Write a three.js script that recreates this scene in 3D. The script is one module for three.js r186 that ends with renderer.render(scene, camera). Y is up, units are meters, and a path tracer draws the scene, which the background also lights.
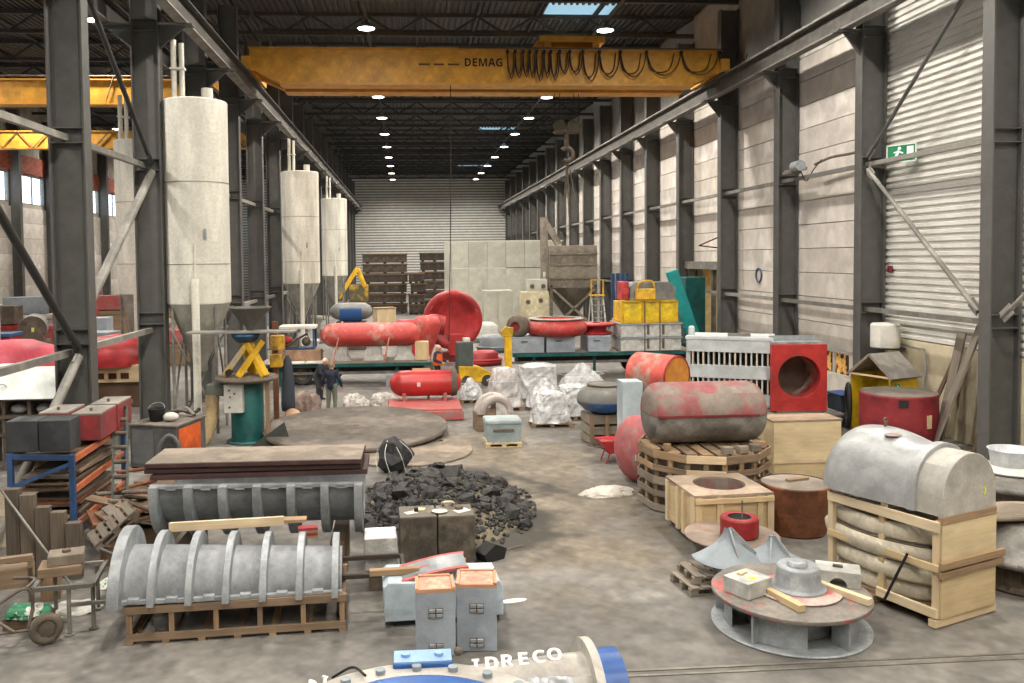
import * as THREE from 'three';
import { RoundedBoxGeometry } from 'three/addons/geometries/RoundedBoxGeometry.js';
import { mergeGeometries } from 'three/addons/utils/BufferGeometryUtils.js';
import { MarchingCubes } from 'three/addons/objects/MarchingCubes.js';
import { FontLoader } from 'three/addons/loaders/FontLoader.js';
import { TextGeometry } from 'three/addons/geometries/TextGeometry.js';

// ---------- camera, sky, exposure ----------
const scene = new THREE.Scene();
const renderer = new THREE.WebGLRenderer();
renderer.toneMapping = THREE.LinearToneMapping;
renderer.toneMappingExposure = 0.58;
renderer.shadowMap.enabled = true;
const camera = new THREE.PerspectiveCamera(2 * Math.atan(341.5 / 850) * 180 / Math.PI, 1024 / 683, 0.1, 400);
camera.position.set(0, 5.46, 0);
camera.rotation.order = 'YXZ';
camera.rotation.set(-2.4527 * Math.PI / 180, -4.0377 * Math.PI / 180, -0.6 * Math.PI / 180);
camera.setViewOffset(1024, 683, 45, 47, 1024, 683);
scene.background = new THREE.Color(0.80, 0.90, 1.0);
scene.backgroundIntensity = 5.5;
const LAMP = 950;              // candela of one high-bay lamp
const LAMPCOL = 0xfff6ea;

// ---------- random, noise, textures ----------
let seed = 7;
const rnd = () => { seed = (seed * 1664525 + 1013904223) >>> 0; return seed / 4294967296; };
const rr = (a, b) => a + (b - a) * rnd();
const hash = (x, y, s) => { let h = (x * 374761393 + y * 668265263 + s * 1442695041) | 0; h = Math.imul(h ^ (h >>> 13), 1274126177); return ((h ^ (h >>> 16)) >>> 0) / 4294967296; };
function vn(x, y, p, q, s) {
  const xi = Math.floor(x), yi = Math.floor(y), fx = x - xi, fy = y - yi, u = fx * fx * (3 - 2 * fx), v = fy * fy * (3 - 2 * fy);
  const X0 = ((xi % p) + p) % p, X1 = (X0 + 1) % p, Y0 = ((yi % q) + q) % q, Y1 = (Y0 + 1) % q;
  const a = hash(X0, Y0, s), b = hash(X1, Y0, s), c = hash(X0, Y1, s), d = hash(X1, Y1, s);
  return a + (b - a) * u + (c - a) * v + (a - b - c + d) * u * v;
}
function fbm(u, v, fx, fy, oct, s) { let t = 0, a = 0.5, n = 0; for (let i = 0; i < oct; i++) { t += a * vn(u * fx, v * fy, fx, fy, s + i); n += a; a *= 0.55; fx *= 2; fy *= 2; } return t / n; }
const cl = (x, a = 0, b = 1) => x < a ? a : x > b ? b : x;
const ss = (a, b, x) => { const t = cl((x - a) / (b - a)); return t * t * (3 - 2 * t); };
const hx = h => [(h >> 16) & 255, (h >> 8) & 255, h & 255];
function tex(n, fn, srgb = true) {
  const d = new Uint8Array(n * n * 4);
  for (let j = 0; j < n; j++) for (let i = 0; i < n; i++) { const c = fn(i / n, j / n), k = (j * n + i) * 4; d[k] = cl(c[0], 0, 255); d[k + 1] = cl(c[1], 0, 255); d[k + 2] = cl(c[2], 0, 255); d[k + 3] = 255; }
  const t = new THREE.DataTexture(d, n, n); t.wrapS = t.wrapT = THREE.RepeatWrapping; t.magFilter = THREE.LinearFilter; t.minFilter = THREE.LinearMipmapLinearFilter; t.generateMipmaps = true;
  if (srgb) t.colorSpace = THREE.SRGBColorSpace; t.needsUpdate = true; return t;
}
const bumpTex = tex(256, (u, v) => { const k = 255 * (0.65 * fbm(u, v, 8, 8, 5, 91) + 0.35 * vn(u * 90, v * 90, 90, 90, 5)); return [k, k, k]; }, false);
let tseed = 100;
// surface of colour a, with patches of colour b (amount 0..1), fine grain g; stretch = [fx, fy] for streaks; size = metres per tile
const grayPool = {};
function grain(f, st, lo, amt, g, edge, n) {   // shared grey pattern: patches of strength lo on white, with fine grain
  const q = (x, l) => l.reduce((p, c) => Math.abs(c - x) < Math.abs(p - x) ? c : p);
  f = q(f, [3, 5, 8]); st = q(st, [0.4, 1, 6]); lo = q(lo, [1, 0.9, 0.8]); amt = lo === 1 ? 0.3 : q(amt, [0.3, 0.42]); g = q(g, [0.08, 0.14, 0.25]);
  const key = [f, st, lo, amt, g].join();
  return grayPool[key] ??= tex(n, (u, v) => {
    const s = 211, m = fbm(u, v, f, Math.max(1, Math.round(f / st)), 4, s), k = ss(1 - amt - edge, 1 - amt + edge, 0.5 + (m - 0.5) * 1.9);
    const d = 0.92 + g * ((fbm(u, v, 10, Math.max(2, Math.round(10 / st)), 4, s + 5) - 0.5) * 1.6 + (vn(u * 64, v * 64, 64, 64, s + 9) - 0.5) * 0.5), w = 255 * d * (1 + (lo - 1) * k); return [w, w, w];
  });
}
const matPool = {};
function M(a, o = {}) {
  const key = a + JSON.stringify(o); if (matPool[key]) return matPool[key];
  const { b = a, amt = 0.4, f = 4, g = 0.18, st = 1, rough = 0.75, metal = 0, bump = 0, size = 2, n = 192, edge = 0.28 } = o;
  const A = hx(a), Bc = hx(b), s = tseed += 17, sA = A[0] + A[1] + A[2], sB = Bc[0] + Bc[1] + Bc[2];
  const hue = Math.max(...[0, 1, 2].map(i => Math.abs(A[i] / sA - Bc[i] / sB)));
  const m = new THREE.MeshStandardMaterial({ roughness: rough, metalness: metal });
  let map;
  if (hue < 0.045) { const hi = sB > sA ? Bc : A, lo = Math.min(sA, sB) / Math.max(sA, sB); map = grain(f, st, Math.pow(lo, 1), sB > sA ? 1 - amt : amt, g, edge, 256).clone(); map.needsUpdate = true; m.color.set((hi[0] << 16) | (hi[1] << 8) | hi[2]).multiplyScalar(1.12); }
  else map = tex(n, (u, v) => {
    const q = fbm(u, v, f, Math.max(1, Math.round(f / st)), 4, s), k = ss(1 - amt - edge, 1 - amt + edge, 0.5 + (q - 0.5) * 1.9);
    const d = 1 + g * ((fbm(u, v, 10, Math.max(2, Math.round(10 / st)), 4, s + 5) - 0.5) * 1.6 + (vn(u * 64, v * 64, 64, 64, s + 9) - 0.5) * 0.5);
    return [0, 1, 2].map(i => (A[i] + (Bc[i] - A[i]) * k) * d);
  });
  map.repeat.set(1 / size, 1 / size); m.map = map;
  if (bump) { m.bumpMap = bumpTexShared(size); m.bumpScale = bump; }
  return matPool[key] = m;
}
const bts = {};
function bumpTexShared(size) { const k = size.toFixed(2); if (!bts[k]) { bts[k] = bumpTex.clone(); bts[k].repeat.set(1 / size, 1 / size); bts[k].needsUpdate = true; } return bts[k]; }
function plain(c, rough = 0.6, metal = 0, o = {}) { return new THREE.MeshStandardMaterial({ color: c, roughness: rough, metalness: metal, ...o }); }
function woodTex(a, b, s) {
  const A = hx(a), Bc = hx(b);
  return tex(256, (u, v) => { const w = fbm(u, v, 3, 26, 4, s), l = fbm(u, v, 2, 60, 2, s + 3), k = cl(0.75 * w + 0.35 * l - 0.05), d = 0.9 + 0.2 * fbm(u, v, 3, 3, 3, s + 8); return [0, 1, 2].map(i => (A[i] + (Bc[i] - A[i]) * k) * d); });
}
function W(a, b, rough = 0.8) { const map = woodTex(a, b, tseed += 13); map.repeat.set(0.7, 1.6); return new THREE.MeshStandardMaterial({ map, roughness: rough, bumpMap: bumpTexShared(0.5), bumpScale: 0.002 }); }

// ---------- geometry helpers (uv in metres, u along the longest side) ----------
function uvBox(g, axis) {
  g = g.index ? g.toNonIndexed() : g;
  if (!g.attributes.normal) g.computeVertexNormals();
  g.computeBoundingBox(); const s = g.boundingBox.getSize(new THREE.Vector3()), d = [s.x, s.y, s.z];
  const p = g.attributes.position, n = g.attributes.normal, uv = new Float32Array(p.count * 2), ou = rnd() * 3, ov = rnd() * 3;
  for (let i = 0; i < p.count; i += 3) {
    let nx = 0, ny = 0, nz = 0; for (let k = 0; k < 3; k++) { nx += Math.abs(n.getX(i + k)); ny += Math.abs(n.getY(i + k)); nz += Math.abs(n.getZ(i + k)); }
    const ax = nx >= ny && nx >= nz ? 0 : ny >= nz ? 1 : 2; let [p1, p2] = ax === 0 ? [2, 1] : ax === 1 ? [0, 2] : [0, 1];
    if (axis && d[p2] > d[p1]) [p1, p2] = [p2, p1];
    for (let k = 0; k < 3; k++) { const c = [p.getX(i + k), p.getY(i + k), p.getZ(i + k)]; uv[(i + k) * 2] = c[p1] + ou; uv[(i + k) * 2 + 1] = c[p2] + ov; }
  }
  g.setAttribute('uv', new THREE.BufferAttribute(uv, 2));
  for (const k of Object.keys(g.attributes)) if (!['position', 'normal', 'uv'].includes(k)) g.deleteAttribute(k);
  return g;
}
const E3 = new THREE.Euler(), Q = new THREE.Quaternion(), V = (x, y, z) => new THREE.Vector3(x, y, z), M4 = new THREE.Matrix4();
function T(g, x = 0, y = 0, z = 0, rx = 0, ry = 0, rz = 0, s = 1) { M4.compose(V(x, y, z), Q.setFromEuler(E3.set(rx, ry, rz)), typeof s === 'number' ? V(s, s, s) : V(...s)); g.applyMatrix4(M4); return g; }
// box centred at x,y,z ; bev = edge radius
function B(w, h, d, x = 0, y = 0, z = 0, rx = 0, ry = 0, rz = 0, bev = 0) {
  const g = bev ? new RoundedBoxGeometry(w, h, d, 1, Math.min(bev, w * 0.45, h * 0.45, d * 0.45)) : new THREE.BoxGeometry(w, h, d);
  return T(uvBox(g, true), x, y, z, rx, ry, rz);
}
function C(rt, rb, h, x = 0, y = 0, z = 0, rx = 0, ry = 0, rz = 0, seg = 24, open = false) { return T(uvBox(new THREE.CylinderGeometry(rt, rb, h, seg, 1, open)), x, y, z, rx, ry, rz); }
function SP(r, x, y, z, s = 1, seg = 20) { return T(uvBox(new THREE.SphereGeometry(r, seg, Math.round(seg * 0.6))), x, y, z, 0, 0, 0, s); }
function L(pts, seg = 32, x = 0, y = 0, z = 0, rx = 0, ry = 0, rz = 0, ph0 = 0, ph = Math.PI * 2) { return T(uvBox(new THREE.LatheGeometry(pts.map(p => new THREE.Vector2(p[0], p[1])), seg, ph0, ph)), x, y, z, rx, ry, rz); }
function TO(R, r, x, y, z, rx = 0, ry = 0, rz = 0, a = 12, b = 40, arc = Math.PI * 2) { return T(uvBox(new THREE.TorusGeometry(R, r, a, b, arc)), x, y, z, rx, ry, rz); }
function TU(pts, r, seg = 24, rad = 8, closed = false) { return uvBox(new THREE.TubeGeometry(new THREE.CatmullRomCurve3(pts.map(p => V(...p)), closed), seg, r, rad, closed)); }
function EX(pts, depth, x = 0, y = 0, z = 0, rx = 0, ry = 0, rz = 0, holes = [], bev = 0) {
  const sh = pts instanceof THREE.Shape ? pts : new THREE.Shape(pts.map(p => new THREE.Vector2(p[0], p[1])));
  for (const h of holes) sh.holes.push(h);
  return T(uvBox(new THREE.ExtrudeGeometry(sh, { depth, curveSegments: 24, bevelEnabled: bev > 0, bevelSize: bev, bevelThickness: bev, bevelSegments: 1 })), x, y, z, rx, ry, rz);
}
const circ = (r, x = 0, y = 0) => { const p = new THREE.Path(); p.absarc(x, y, r, 0, Math.PI * 2, true); return p; };
function bar(a, b, w, h = w, bev = 0) { // straight beam from a to b
  const A = V(...a), D = V(...b).sub(A), l = D.length(); const g = uvBox(bev ? new RoundedBoxGeometry(w, h, l, 1, bev) : new THREE.BoxGeometry(w, h, l), true);
  const o = new THREE.Object3D(); o.position.copy(A).addScaledVector(D, 0.5); o.lookAt(...b); o.updateMatrix(); g.applyMatrix4(o.matrix); return g;
}
function rod(a, b, r, seg = 10, r2 = r) {
  const A = V(...a), D = V(...b).sub(A), l = D.length(); const g = uvBox(new THREE.CylinderGeometry(r2, r, l, seg));
  Q.setFromUnitVectors(V(0, 1, 0), D.clone().normalize()); M4.compose(A.addScaledVector(D, 0.5), Q, V(1, 1, 1)); g.applyMatrix4(M4); return g;
}
const taken = {};
function numbered(n) { const k = taken[n] = (taken[n] ?? -1) + 1; return k ? `${n}_${String(k).padStart(3, '0')}` : n; }
function mesh(geos, m) { const g = Array.isArray(geos) ? (geos.length > 1 ? mergeGeometries(geos) : geos[0]) : geos; const o = new THREE.Mesh(g, m); o.castShadow = o.receiveShadow = true; return o; }
function part(parent, name, geos, m, label) { const o = mesh(geos, m); o.name = name; if (label) o.userData.label = label; parent.add(o); return o; }
function thing(name, label, category, pos = [0, 0, 0], ry = 0, group) { const o = new THREE.Group(); o.name = numbered(name); o.position.set(...pos); o.rotation.y = ry; o.userData = { label, category }; if (group) o.userData.group = group; scene.add(o); return o; }
function one(name, label, category, geos, m, pos = [0, 0, 0], ry = 0, group) { const o = mesh(geos, m); o.name = numbered(name); o.position.set(...pos); o.rotation.y = ry; o.userData = { label, category }; if (group) o.userData.group = group; scene.add(o); return o; }
function struct(name, geos, m) { const o = geos ? mesh(geos, m) : new THREE.Group(); o.name = name; o.userData.kind = 'structure'; scene.add(o); return o; }
function crumple(r, sx, sy, sz, sd, det = 4) { const g = new THREE.IcosahedronGeometry(r, det), p = g.attributes.position; for (let i = 0; i < p.count; i++) { const X = p.getX(i) / r * 0.55, Y = p.getY(i) / r * 0.55, Z = p.getZ(i) / r * 0.55, k = 0.72 + 0.55 * vn(X * 6 + 20, Y * 6 + Z * 7 + 20, 64, 64, sd) + 0.12 * vn(X * 15 + 20, Y * 15 + Z * 17 + 20, 64, 64, sd + 1); p.setXYZ(i, p.getX(i) * k * sx, Math.max(0, p.getY(i) * k * sy), p.getZ(i) * k * sz); } g.computeVertexNormals(); return uvBox(g); }
const ORD = ['nearest', 'second', 'third', 'fourth', 'fifth', 'sixth', 'seventh', 'eighth', 'ninth', 'tenth', 'eleventh', 'twelfth', 'thirteenth', 'fourteenth', 'fifteenth', 'sixteenth', 'seventeenth', 'eighteenth', 'nineteenth'];

// ---------- materials ----------
const steelDark = M(0x5b5b59, { b: 0x525250, amt: 0.4, f: 3, g: 0.08, rough: 0.6, size: 2.5, edge: 0.35 });
const steelBeam = M(0x424243, { b: 0x55524d, amt: 0.3, f: 4, g: 0.2, rough: 0.65 });
const steelRoof = M(0x36383a, { b: 0x2c2e30, amt: 0.4, g: 0.15, rough: 0.7 });
const deckMat = M(0x444546, { b: 0x3a3b3c, amt: 0.4, g: 0.15, rough: 0.6, size: 4 });
const panelMats = [0xe2dcd3, 0xdbd4ca, 0xe6e0d8, 0xd5cec5].map((c, i) => M(c, { b: 0xc4bcb0, amt: 0.32, f: 3, st: 1.6, g: 0.07, edge: 0.35, rough: 0.85, size: 3.1 + i * 0.4, bump: 0.002 }));
const corrMat = M(0xdddcd6, { g: 0.08, rough: 0.45, size: 6 });
const plinthMat = M(0xd2c7aa, { b: 0xc6ba98, amt: 0.3, f: 3, g: 0.08, rough: 0.9, size: 3, bump: 0.002, edge: 0.35 });
const girtMat = M(0x8f8d86, { b: 0x716f6a, amt: 0.4, g: 0.15, rough: 0.55 });
const craneYel = M(0xdca038, { b: 0xc08a30, amt: 0.3, f: 5, g: 0.14, rough: 0.5, size: 3 });
const black = plain(0x1b1b1c, 0.7);

// ---------- the hall ----------
const BAY = 6.3, Z0 = -21.1, ZB = -133, ZF = 12, XR = 15.9, XL = -30;
const colZ = []; for (let i = -3; i < 18; i++) colZ.push(Z0 - BAY * i);
{
  const n = 2048, S = 40;
  const map = tex(n, (u, v) => {
    const x = u * S - 20, z = v * S - 40;                      // world position of this texel in the tile that holds the scene
    let r = 114, g = 111, b = 106;
    const big = fbm(u, v, 6, 6, 3, 11), mid = fbm(u, v, 48, 48, 5, 23), fine = fbm(u, v, 220, 220, 3, 37);
    let k = 1 + (big - 0.5) * 0.2 + (mid - 0.5) * 0.3 + (fine - 0.5) * 0.42;
    const st = ss(0.56, 0.68, fbm(u, v, 14, 14, 5, 51)); k *= 1 - 0.12 * st;   // oil stains
    const pale = ss(0.6, 0.72, fbm(u, v, 40, 40, 5, 63)); k *= 1 + 0.12 * pale;      // scuffs
    // brown dust spilled from the scrap heap
    const dd = Math.hypot((x - 2.6) / 2.6, (z + 20) / 6.5) + (mid - 0.5) * 1.6; const br = 1 - ss(0.6, 1.25, dd);
    r += 7 * br; g += 1 * br; b -= 9 * br;
    // black grit around the heap
    const dc = Math.hypot((x - 0.9) / 2.4, (z + 18.2) / 3.6) + (mid - 0.5) * 1.1; const bl = 1 - ss(0.75, 1.15, dc); k *= 1 - 0.55 * bl * (0.6 + 0.6 * fine);
    // light tyre streaks
    const ty = ss(0.66, 0.78, fbm(u, v, 40, 4, 3, 77)); k *= 1 + 0.10 * ty;
    return [r * k, g * k, b * k];
  });
  const g = new THREE.BoxGeometry(XR - XL + 0.4, 0.3, ZF - ZB + 0.4); g.translate((XR + XL) / 2, -0.15, (ZF + ZB) / 2);
  const p = g.attributes.position, uv = g.attributes.uv; for (let i = 0; i < p.count; i++) uv.setXY(i, (p.getX(i) + 20) / S, (p.getZ(i) + 40) / S);
  const fl = struct('floor', [g], new THREE.MeshStandardMaterial({ map, roughness: 0.62, bumpMap: bumpTexShared(0.9), bumpScale: 0.003 }));
  part(fl, 'floor_rail', [B(22, 0.012, 0.05, 4, 0.006, -10.8), B(22, 0.012, 0.05, 4, 0.006, -10.66)], M(0x9a958b, { b: 0x6b5c4c, amt: 0.4, rough: 0.45, metal: 0.4 }), 'steel track rail set in the concrete');
}
// right wall: concrete panels with joints, corrugated bays close to the camera
{
  const w = struct('wall_right', [B(0.3, 19, ZF + 40.2, XR + 0.32, 9.5, (ZF - 40.2) / 2), B(0.3, 14.25, 5.9, XR + 0.32, 11.9, -43.15), B(0.3, 19, -46.1 - ZB, XR + 0.32, 9.5, (-46.1 + ZB) / 2)], M(0x7c7a74, { rough: 0.9, g: 0.1 }));
  const panelGeo = B(0.16, 0.925, BAY - 0.03, 0, 0, 0, 0, 0, 0, 0.014);
  for (let i = 4; i < colZ.length; i++) {
    const z = colZ[i] - BAY / 2; if (z - BAY / 2 < ZB - 3) continue;
    for (let k = 0; k < 15; k++) {
      if (i === 4 && k === 1) for (const [z1, z2] of [[-27.42, -29.45], [-31.4, -33.68]]) { const o = part(w, 'wall_panel', B(0.16, 0.935, z1 - z2, 0, 0, 0, 0, 0, 0, 0.012), panelMats[1]); o.position.set(XR + 0.07, 0.475 + k * 0.95, (z1 + z2) / 2); }
      if ((i === 4 && k === 1) || (i === 6 && k < 5)) continue;   // the low window and the doorway
      const o = part(w, 'wall_panel', panelGeo, panelMats[Math.floor(rnd() * 4)]);
      o.position.set(XR + 0.07 + rr(-0.008, 0.008), 0.475 + k * 0.95, z);
    }
  }
  for (let i = 0; i < 4; i++) {
    const z1 = colZ[i] + (i === 0 ? 14 : 0), z2 = colZ[i] - BAY;
    part(w, 'concrete_plinth', B(0.2, 2.72, z1 - z2, XR + 0.1, 1.36, (z1 + z2) / 2, 0, 0, 0, 0.02), plinthMat);
    for (const [y0, nr] of [[2.76, 15], [6.06, 15], [9.36, 21]]) {       // trapezoid sheets, ribs running level
      const pts = []; const P = 0.22; for (let r = 0; r < nr; r++) { const y = r * P; pts.push([0, y], [0, y + 0.1], [0.075, y + 0.125], [0.075, y + 0.195]); } pts.push([0, nr * P], [0.12, nr * P], [0.12, 0]);
      part(w, 'corrugated_sheet', EX(pts, z1 - z2 - 0.02, XR, y0, z2 + 0.01), corrMat);
    }
  }
  // bright band of upper cladding over the crane rail
  for (let i = 0; i < colZ.length; i++) if (colZ[i] > ZB) part(w, 'upper_cladding', B(0.12, 4.2, BAY - 0.02, XR + 0.08, 16.4, colZ[i] - BAY / 2), M_up());
}
function M_up() { return M_up.m ??= M(0x9b9c98, { b: 0x858680, amt: 0.4, f: 3, g: 0.08, rough: 0.8, size: 4 }); }
// back wall, near wall, left wall with its window band
{
  const bw = struct('wall_back', [B(XR - XL + 1, 19, 0.3, (XR + XL) / 2, 9.5, ZB - 0.3)], M(0x8a8a86, { rough: 0.9 }));
  const pts = []; const P = 0.42, nr = 43; for (let r = 0; r < nr; r++) { const y = r * P; pts.push([0, y], [0, y + 0.2], [0.2, y + 0.25], [0.2, y + 0.37]); } pts.push([0, nr * P], [0.25, nr * P], [0.25, 0]);
  part(bw, 'corrugated_sheet', EX(pts, XR + 8.4, -8.4, 0, ZB - 0.12, 0, Math.PI / 2, 0), corrMat);
  part(bw, 'corrugated_sheet', EX(pts, 21.6, XL, 0, ZB - 0.12, 0, Math.PI / 2, 0), corrMat);
  struct('wall_front', [B(XR - XL + 1, 19, 0.3, (XR + XL) / 2, 9.5, ZF + 0.15)], M(0xb5b0a6, { rough: 0.9 }));
  const lw = struct('wall_left', [B(0.3, 10.1, ZF - ZB, XL - 0.15, 5.05, (ZF + ZB) / 2), B(0.3, 6.6, ZF - ZB, XL - 0.15, 15.7, (ZF + ZB) / 2)], M(0xb9b2a4, { b: 0x9a9284, amt: 0.35, f: 3, rough: 0.9, size: 5 }));
  const lp = B(0.08, 1.2, BAY - 0.03, 0, 0, 0, 0, 0, 0, 0.012);
  for (let i = 5; i < 14; i++) { for (let k = 0; k < 8; k++) { const o = part(lw, 'wall_panel', lp, panelMats[Math.floor(rnd() * 4)]); o.position.set(XL + 0.04, 0.65 + k * 1.22, colZ[i] - BAY / 2 - 1.9); }
    part(lw, 'red_cladding', B(0.16, 1.4, BAY - 0.02, XL + 0.08, 13.2, colZ[i] - BAY / 2 - 1.9), lwRed()); }
  // a window per bay
  const glass = new THREE.MeshPhysicalMaterial({ color: 0xffffff, transmission: 1, thickness: 0, roughness: 0.05, ior: 1.45 });
  const fr = plain(0x6f706e, 0.5);
  let wn = 0;
  for (let i = 0; i < colZ.length; i++) { const zc = colZ[i] - BAY / 2; if (zc < ZB + 2) continue;
    const wd = struct(`window_${++wn}`, null); wd.position.set(XL - 0.15, 11.25, zc - 1.9);
    part(wd, 'pane', B(0.02, 2.2, BAY - 0.5), glass);
    part(wd, 'window_frame', [B(0.12, 0.1, BAY, 0, 1.12, 0), B(0.12, 0.1, BAY, 0, -1.12, 0), B(0.1, 2.2, 0.09, 0, 0, 1.05), B(0.1, 2.2, 0.09, 0, 0, -1.05), B(0.3, 2.3, 0.34, 0, 0, BAY / 2)], fr);
  }
}
function lwRed() { return lwRed.m ??= M(0xa4553f, { b: 0x7d4434, amt: 0.4, f: 8, st: 0.2, g: 0.2, rough: 0.8 }); }
// roof with deck ribs, trusses, purlins and skylights
const skyl = [];
{
  const c = struct('ceiling', null);
  const sk = [];   // skylights: [x0,x1,z0,z1]
  for (const [z, l] of [[-11, 3], [-29, 3], [-44.6, 3], [-86.6, 3], [-104.6, 3], [-121.5, 3]]) sk.push([7.6, 11.4, z, z - l]);   // roof light strips
  sk.sort((a, b) => b[2] - a[2]);
  const slab = M(0x2e3032, { rough: 0.9 });
  const roof = (x0, x1, z1, z2) => B(x1 - x0, 0.2, z1 - z2, (x0 + x1) / 2, 18.85, (z1 + z2) / 2);
  const gs = [roof(XL - 0.3, 7.6, ZF + 0.3, ZB - 0.4), roof(11.4, XR + 0.5, ZF + 0.3, ZB - 0.4)]; let zp = ZF + 0.3;
  for (const s of sk) { gs.push(roof(7.6, 11.4, zp, s[2])); zp = s[3]; } gs.push(roof(7.6, 11.4, zp, ZB - 0.4));
  part(c, 'roof_slab', gs, slab);
  const ribs = (x0, x1, z1, z2) => { const pts = []; const P = 0.32, n = Math.round((x1 - x0) / P); const q = (x1 - x0) / n; for (let i = 0; i < n; i++) { const x = i * q; pts.push([x, 0.0], [x + q * 0.45, 0.0], [x + q * 0.55, -0.11], [x + q * 0.9, -0.11]); } pts.push([x1 - x0, 0], [x1 - x0, 0.02], [0, 0.02]); return EX(pts, z1 - z2, x0, 18.74, z2); };
  part(c, 'roof_deck', [ribs(XL, -8.2, ZF, ZB), ribs(-8.2, 7.6, ZF, ZB), ribs(11.4, XR, ZF, ZB)], deckMat);
  const dk = []; zp = ZF; for (const s of sk) { dk.push(ribs(7.6, 11.4, zp, s[2])); zp = s[3]; } dk.push(ribs(7.6, 11.4, zp, ZB)); part(c, 'roof_deck', dk, deckMat);
  const sg = new THREE.MeshPhysicalMaterial({ color: 0xcfe6ee, transmission: 0.6, thickness: 0, roughness: 0.9 });
  for (const s of sk) part(c, 'skylight', B(3.8, 0.02, s[2] - s[3], 9.5, 18.9, (s[2] + s[3]) / 2), sg, 'translucent corrugated skylight strip');
  // trusses
  const tr = (x0, x1) => { const g = [B(x1 - x0, 0.2, 0.2, (x0 + x1) / 2, 17.5, 0), B(x1 - x0, 0.2, 0.22, (x0 + x1) / 2, 18.5, 0)]; const n = Math.round((x1 - x0) / 2.9), q = (x1 - x0) / n; for (let i = 0; i < n; i++) { const x = x0 + i * q; g.push(bar([x, 18.45, 0], [x + q / 2, 17.55, 0], 0.1), bar([x + q / 2, 17.55, 0], [x + q, 18.45, 0], 0.1)); } return mergeGeometries(g); };
  const t1 = tr(-7.9, XR), t2 = tr(XL, -8.1);
  for (const z of colZ) { if (z < ZB) continue; const a = part(c, 'roof_truss', t1, steelRoof); a.position.z = z; const b = part(c, 'roof_truss', t2, steelRoof); b.position.z = z; }
  const pur = []; for (let x = -28; x < 15; x += 3.2) pur.push(B(0.14, 0.24, ZF - ZB, x, 18.6, (ZF + ZB) / 2)); part(c, 'purlin', pur, steelRoof);
  const mid = []; for (let i = 0; i < colZ.length; i++) { const z = colZ[i] - BAY / 2; if (z > ZB) mid.push(B(XR + 8, 0.14, 0.12, 4, 18.5, z)); } part(c, 'purlin', mid, steelRoof);
  for (const x of [-1.85, 10.2, -14.6, -24.8]) part(c, 'cable_tray', B(0.16, 0.06, ZF - ZB, x, 17.37, (ZF + ZB) / 2), steelRoof);
}
// columns
function column(x, z, label, far) {
  const c = thing('steel_column', label, 'column', [x, 0, z], 0, x > 0 ? 'columns along the right wall' : x > -20 ? 'columns between the two halls' : 'columns along the far left wall');
  const H = 17.1;
  part(c, 'flange', B(0.045, H, 0.44, -0.4, H / 2, 0), steelDark); part(c, 'flange', B(0.045, H, 0.44, 0.4, H / 2, 0), steelDark);
  part(c, 'web', B(0.76, H, 0.04, 0, H / 2, 0), steelDark);
  if (!far) {
    for (const y of [3.5, 8.3, 12.6]) part(c, 'stiffener', [B(0.75, 0.03, 0.4, 0, y, 0), B(0.75, 0.03, 0.4, 0, y + 0.35, 0)], steelDark);
    part(c, 'base_plate', B(1.1, 0.05, 0.7, 0, 0.025, 0), steelDark);
  }
  return c;
}
colZ.forEach((z, i) => {
  if (i > 2 && z > ZB) column(15.42, z, i === 3 ? 'dark grey steel column on the right wall with planks leaning beside it' : `dark grey steel column on the right wall, ${ORD[i - 3]} from the camera`);
  if (i > 2 && z > ZB) column(-8, z, i === 3 ? 'large grey steel column at far left of the view, nearest of its row' : i === 4 ? 'grey steel column just left of the nearest cream silo' : `grey steel column between the halls, ${ORD[i - 3]} of the left row`);
  if (i > 8 && i < 15) column(XL + 0.42, z - 1.9, `grey column on the far left hall wall, ${ORD[i - 9]} window post`, true);
});
// crane runways
function runway(name, x, label) {
  const t = thing(name, label, 'crane rail'); const l = ZF - ZB - 0.6, zc = (ZF + ZB) / 2;
  part(t, 'top_flange', B(0.42, 0.05, l, x, 13.55, zc), steelBeam); part(t, 'web', B(0.03, 0.66, l, x, 13.2, zc), steelBeam); part(t, 'bottom_flange', B(0.36, 0.05, l, x, 12.86, zc), girtMat);
  part(t, 'rail', [B(0.12, 0.05, l, x, 13.6, zc), B(0.07, 0.1, l, x, 13.67, zc)], girtMat);
  const dir = x > 0 ? 1 : x > -8 ? -1 : 1, xc = x > 0 ? 15 : x > -8 ? -7.6 : -8.4;
  for (const z of colZ) if (z > ZB) part(t, 'bracket', [B(Math.abs(xc - x) + 0.35, 0.06, 0.42, (x + xc) / 2 - dir * 0.15, 12.8, z), EX([[0, 0], [0, -0.75], [Math.abs(xc - x) + 0.1, 0]].map(p => [p[0] * -dir, p[1]]), 0.04, xc, 12.78, z - 0.02)], steelDark);
}
runway('crane_runway_beam', 14.5, 'long dark crane rail beam running along the right wall');
runway('crane_runway_beam', -6.85, 'crane rail beam along the left columns above the silos');
runway('crane_runway_beam', -9.2, 'crane rail beam on the far side of the left columns');
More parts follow.
